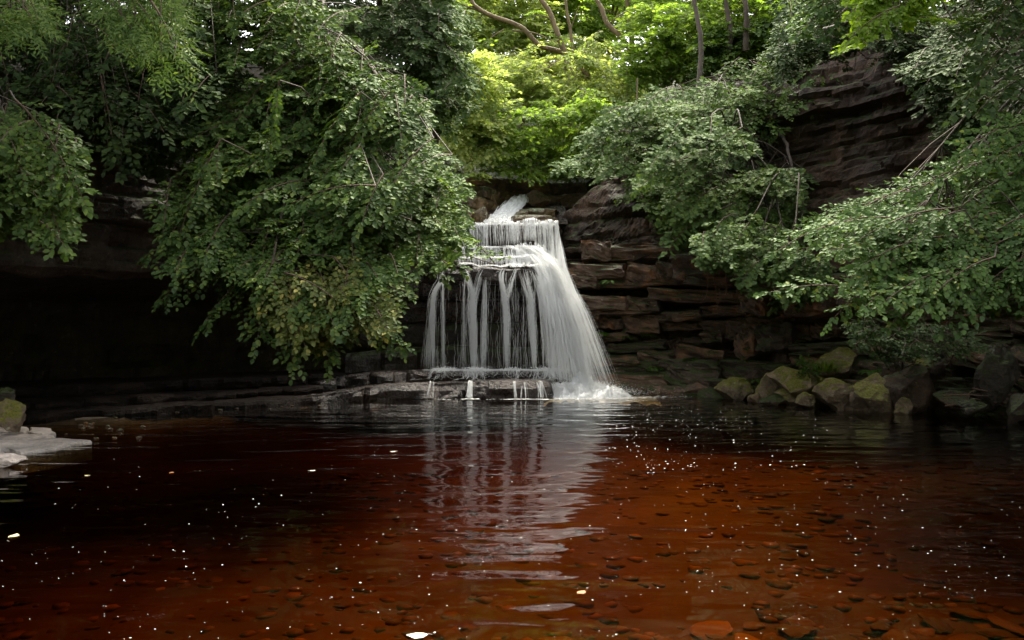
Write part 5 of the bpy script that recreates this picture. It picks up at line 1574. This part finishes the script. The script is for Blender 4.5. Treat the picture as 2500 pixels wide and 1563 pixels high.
# ------------------------------------------------------------------ ferns, grass, fallen leaves, foam flecks and glint specks
def fern(label, u, v, Y, n, ln, seed, strap=False):
    rg = np.random.default_rng(seed)
    b = P(u, v, Y)
    o = empty('fern', label, 'fern', tuple(b), 'ferns on the rock ledges')
    for k in range(n):
        a = rg.uniform(-0.2, math.pi + 0.2)
        d = np.array([math.cos(a), -abs(math.sin(a)) * 0.8, 0.0])
        L_ = ln * rg.uniform(0.6, 1.15)
        s = np.linspace(0, 1, 14)
        q = d * (L_ * s)[:, None] * 0.85
        q[:, 2] += L_ * (0.75 * s - 0.85 * s ** 2)
        tan = norm(np.gradient(q, axis=0))
        sd = norm(np.cross(tan, np.array([0, 0, 1.0])))
        mb = MB()
        if strap:
            w = 0.028 * np.clip(np.sin(np.clip(s * 1.1 + 0.12, 0, 1) * np.pi), 0.1, 1)
            V = np.stack([q - sd * w[:, None], q + np.array([0, 0, -0.008]), q + sd * w[:, None]], 1)
            mb.add(V.reshape(-1, 3), grid_faces(14, 3))
        else:
            for i in range(1, 14):
                w = 0.11 * ln / 0.4 * (1 - s[i]) ** 0.7 + 0.015
                for sg in (-1, 1):
                    e = q[i] + sd[i] * sg * w + tan[i] * w * 0.5 - np.array([0, 0, 0.25 * w])
                    m1 = q[i] + (e - q[i]) * 0.4 + tan[i] * 0.016
                    m2 = q[i] + (e - q[i]) * 0.4 - tan[i] * 0.016
                    mb.add([q[i], m1, e, m2], [(0, 1, 2), (0, 2, 3)])
            tube(mb, q, 0.004, 3, False)
        link('frond', mb.data('frond', M['fern']), o)
    return o


fern('strap-leaved fern clump on the ledge right beside the main fall', 1470, 800, 21.0, 16, 0.42, 1, True)
fern('leafy fern on the ledge between the strap fern and the main fall', 1418, 790, 21.1, 12, 0.40, 2)
fern('strap-leaved fern at the right end of the fern ledge', 1528, 795, 20.9, 10, 0.36, 3, True)
fern('small bright fern on the rock step above the orange-stained blocks', 1440, 668, 20.95, 12, 0.34, 4)
fern('strap-leaved fern low on the mossy ledge in mid cliff', 1765, 855, 19.5, 9, 0.34, 6, True)
fern('bright fern sprouting behind the wedge-shaped boulder', 2060, 880, 16.6, 12, 0.40, 11)
fern('small fern between the rounded boulder and the upright stone', 1782, 900, 18.6, 9, 0.30, 12)
fern('drooping fern on the mossy step near the splash', 1548, 872, 20.5, 10, 0.36, 7)
fern('fern hanging on the ledge left of the hanging roots', 1630, 850, 20.2, 9, 0.34, 8)

rg = np.random.default_rng(4)
mb = MB()
b = P(1950, 872, 17.2)
for k in range(240):
    a = rg.uniform(0, 6.28)
    r0 = rg.uniform(0, 0.28)
    p0 = b + np.array([math.cos(a) * r0 * 1.2, math.sin(a) * r0, -0.05])
    d = np.array([math.cos(a), math.sin(a), 0]) * rg.uniform(0.05, 0.22) + np.array([0.05, 0, 0])
    h = rg.uniform(0.16, 0.42)
    s = np.linspace(0, 1, 5)[:, None]
    q = p0 + d * s ** 1.6 + np.array([0, 0, h]) * (s - 0.3 * s ** 2.5)
    sd = norm(np.cross(d, np.array([0, 0, 1.0])))
    w = 0.007 * (1 - s) + 0.0008
    mb.add(np.stack([q - sd * w, q + sd * w], 1).reshape(-1, 3), grid_faces(5, 2))
o = link('grass_tuft', mb.data('grass_tuft', M['grass'], False, b), None, tuple(b))
tag(o, 'bright grass tuft growing on the large mossy boulder', 'grass')
leafy('seedling_shrub', 'small leafy seedling beside the grass tuft on the boulder', 'plant', [(1880, 850), (1925, 845), (1935, 885), (1890, 890)], (16.8, 17.2), 10, P(1905, 890, 17.1), LEAF_SMALL, 'fern', 91, size=0.06, blen=0.2, twigs=6, tlen=0.12, nleaf=4, flow=(0, -0.2, 0.9), trunk_r=0.008, mains=3, wood=0.003, twigwood=False)

for lab, u, v, sz, mt, seed in (('pale curled leaf floating at the bottom edge', 985, 1505, 0.075, 'wleaf', 1), ('yellowish leaf floating near the left edge', 33, 1268, 0.07, 'yleaf', 2), ('small pink-white leaf floating in front of the green reflection', 738, 1113, 0.05, 'wleaf', 3),
                          ('small yellow leaf floating below the pale shelf', 207, 1125, 0.05, 'yleaf', 4), ('orange-brown leaf floating at mid left', 405, 1118, 0.05, 'dead', 5), ('pale leaf floating left of the reflected falls', 928, 1068, 0.06, 'wleaf', 6),
                          ('orange leaf floating by the lower right cobbles', 1372, 1402, 0.05, 'dead', 7)):
    Y = FP * CAMZ / (v - HV)
    p = P(u, v, Y)
    rg = np.random.default_rng(seed)
    T, F = LEAF_OVAL
    V = T.copy() - np.array([0.5, 0, 0])
    V[:, 2] = 0.18 * (V[:, 0] ** 2 * 1.6 + V[:, 1] ** 2) + 0.02
    mb = MB()
    mb.add(np.concatenate([V * sz * 1.5, V * sz * 1.5 - np.array([0, 0, 0.003])]), F, F[:, ::-1] + len(V))
    tube(mb, [(-0.75 * sz, 0, 0.2 * sz), (-1.05 * sz, 0.05 * sz, 0.12 * sz)], 0.0016, 4)
    o = link('floating_leaf', mb.data('floating_leaf', M[mt]), None, (p[0], p[1], 0.004))
    o.rotation_euler = (0, 0, rg.uniform(0, 6.28))
    tag(o, lab, 'leaf', 'leaves afloat on the pool')

# foam flecks drifting on the pool, and white specks standing in for glints
mb = MB()
rg = np.random.default_rng(12)
U_, V_, S_ = [], [], []
for (ua, ub, va, vb_, n, s0, s1) in ((0, 2418, 1060, 1512, 560, 0.0022, 0.0062), (1050, 2100, 1080, 1400, 230, 0.0022, 0.006), (1430, 1960, 962, 1110, 300, 0.0032, 0.0095), (1430, 1800, 955, 1010, 360, 0.0032, 0.0105), (250, 1100, 1020, 1300, 80, 0.003, 0.007)):  # dense far-right patches are glints on the water, shaped as white specks
    u, v = rg.uniform(ua, ub, n), rg.uniform(va, vb_, n)
    cl = fbm(np.c_[u / 140, v / 60, u * 0], 3, int(n))
    k = rg.random(n) < np.clip(0.6 + 0.9 * cl, 0.12, 1)
    U_.append(u[k]), V_.append(v[k]), S_.append((0.8 * s0 + (s1 - 0.8 * s0) * rg.random(n) ** 4)[k])
u, v, s = np.concatenate(U_), np.concatenate(V_), np.concatenate(S_)
Y = FP * CAMZ / (v - HV)
C = np.c_[(u - CU) / FP * Y, Y, Y * 0]
a = np.arange(7) * 2 * np.pi / 7
ring = np.stack([np.cos(a), np.sin(a), a * 0 + 0.02], 1)
dome = np.concatenate([ring * np.array([1, 1, 1]), ring * np.array([0.6, 0.6, 1]) + np.array([0, 0, 0.35]), [[0, 0, 0.5]]])
V = C[:, None] + (s[:, None, None] * np.stack([1.25 + 0 * s, 0.9 + 0 * s, 0.7 + 0 * s], 1)[:, None, :]) * dome[None]
V[..., 2] += 0.002
f4 = np.array([(i, (i + 1) % 7, 7 + (i + 1) % 7, 7 + i) for i in range(7)])
f3 = np.array([(7 + i, 7 + (i + 1) % 7, 14) for i in range(7)])
off = (np.arange(len(C)) * 15)[:, None, None]
mb.add(V.reshape(-1, 3), (f4[None] + off).reshape(-1, 4), (f3[None] + off).reshape(-1, 3))
tag(link('foam_and_glint_flecks', mb.data('foam_and_glint_flecks', M['foam'], True)), 'scattered white foam flecks and modelled water glints on the brown pool', 'foam', kind='stuff')
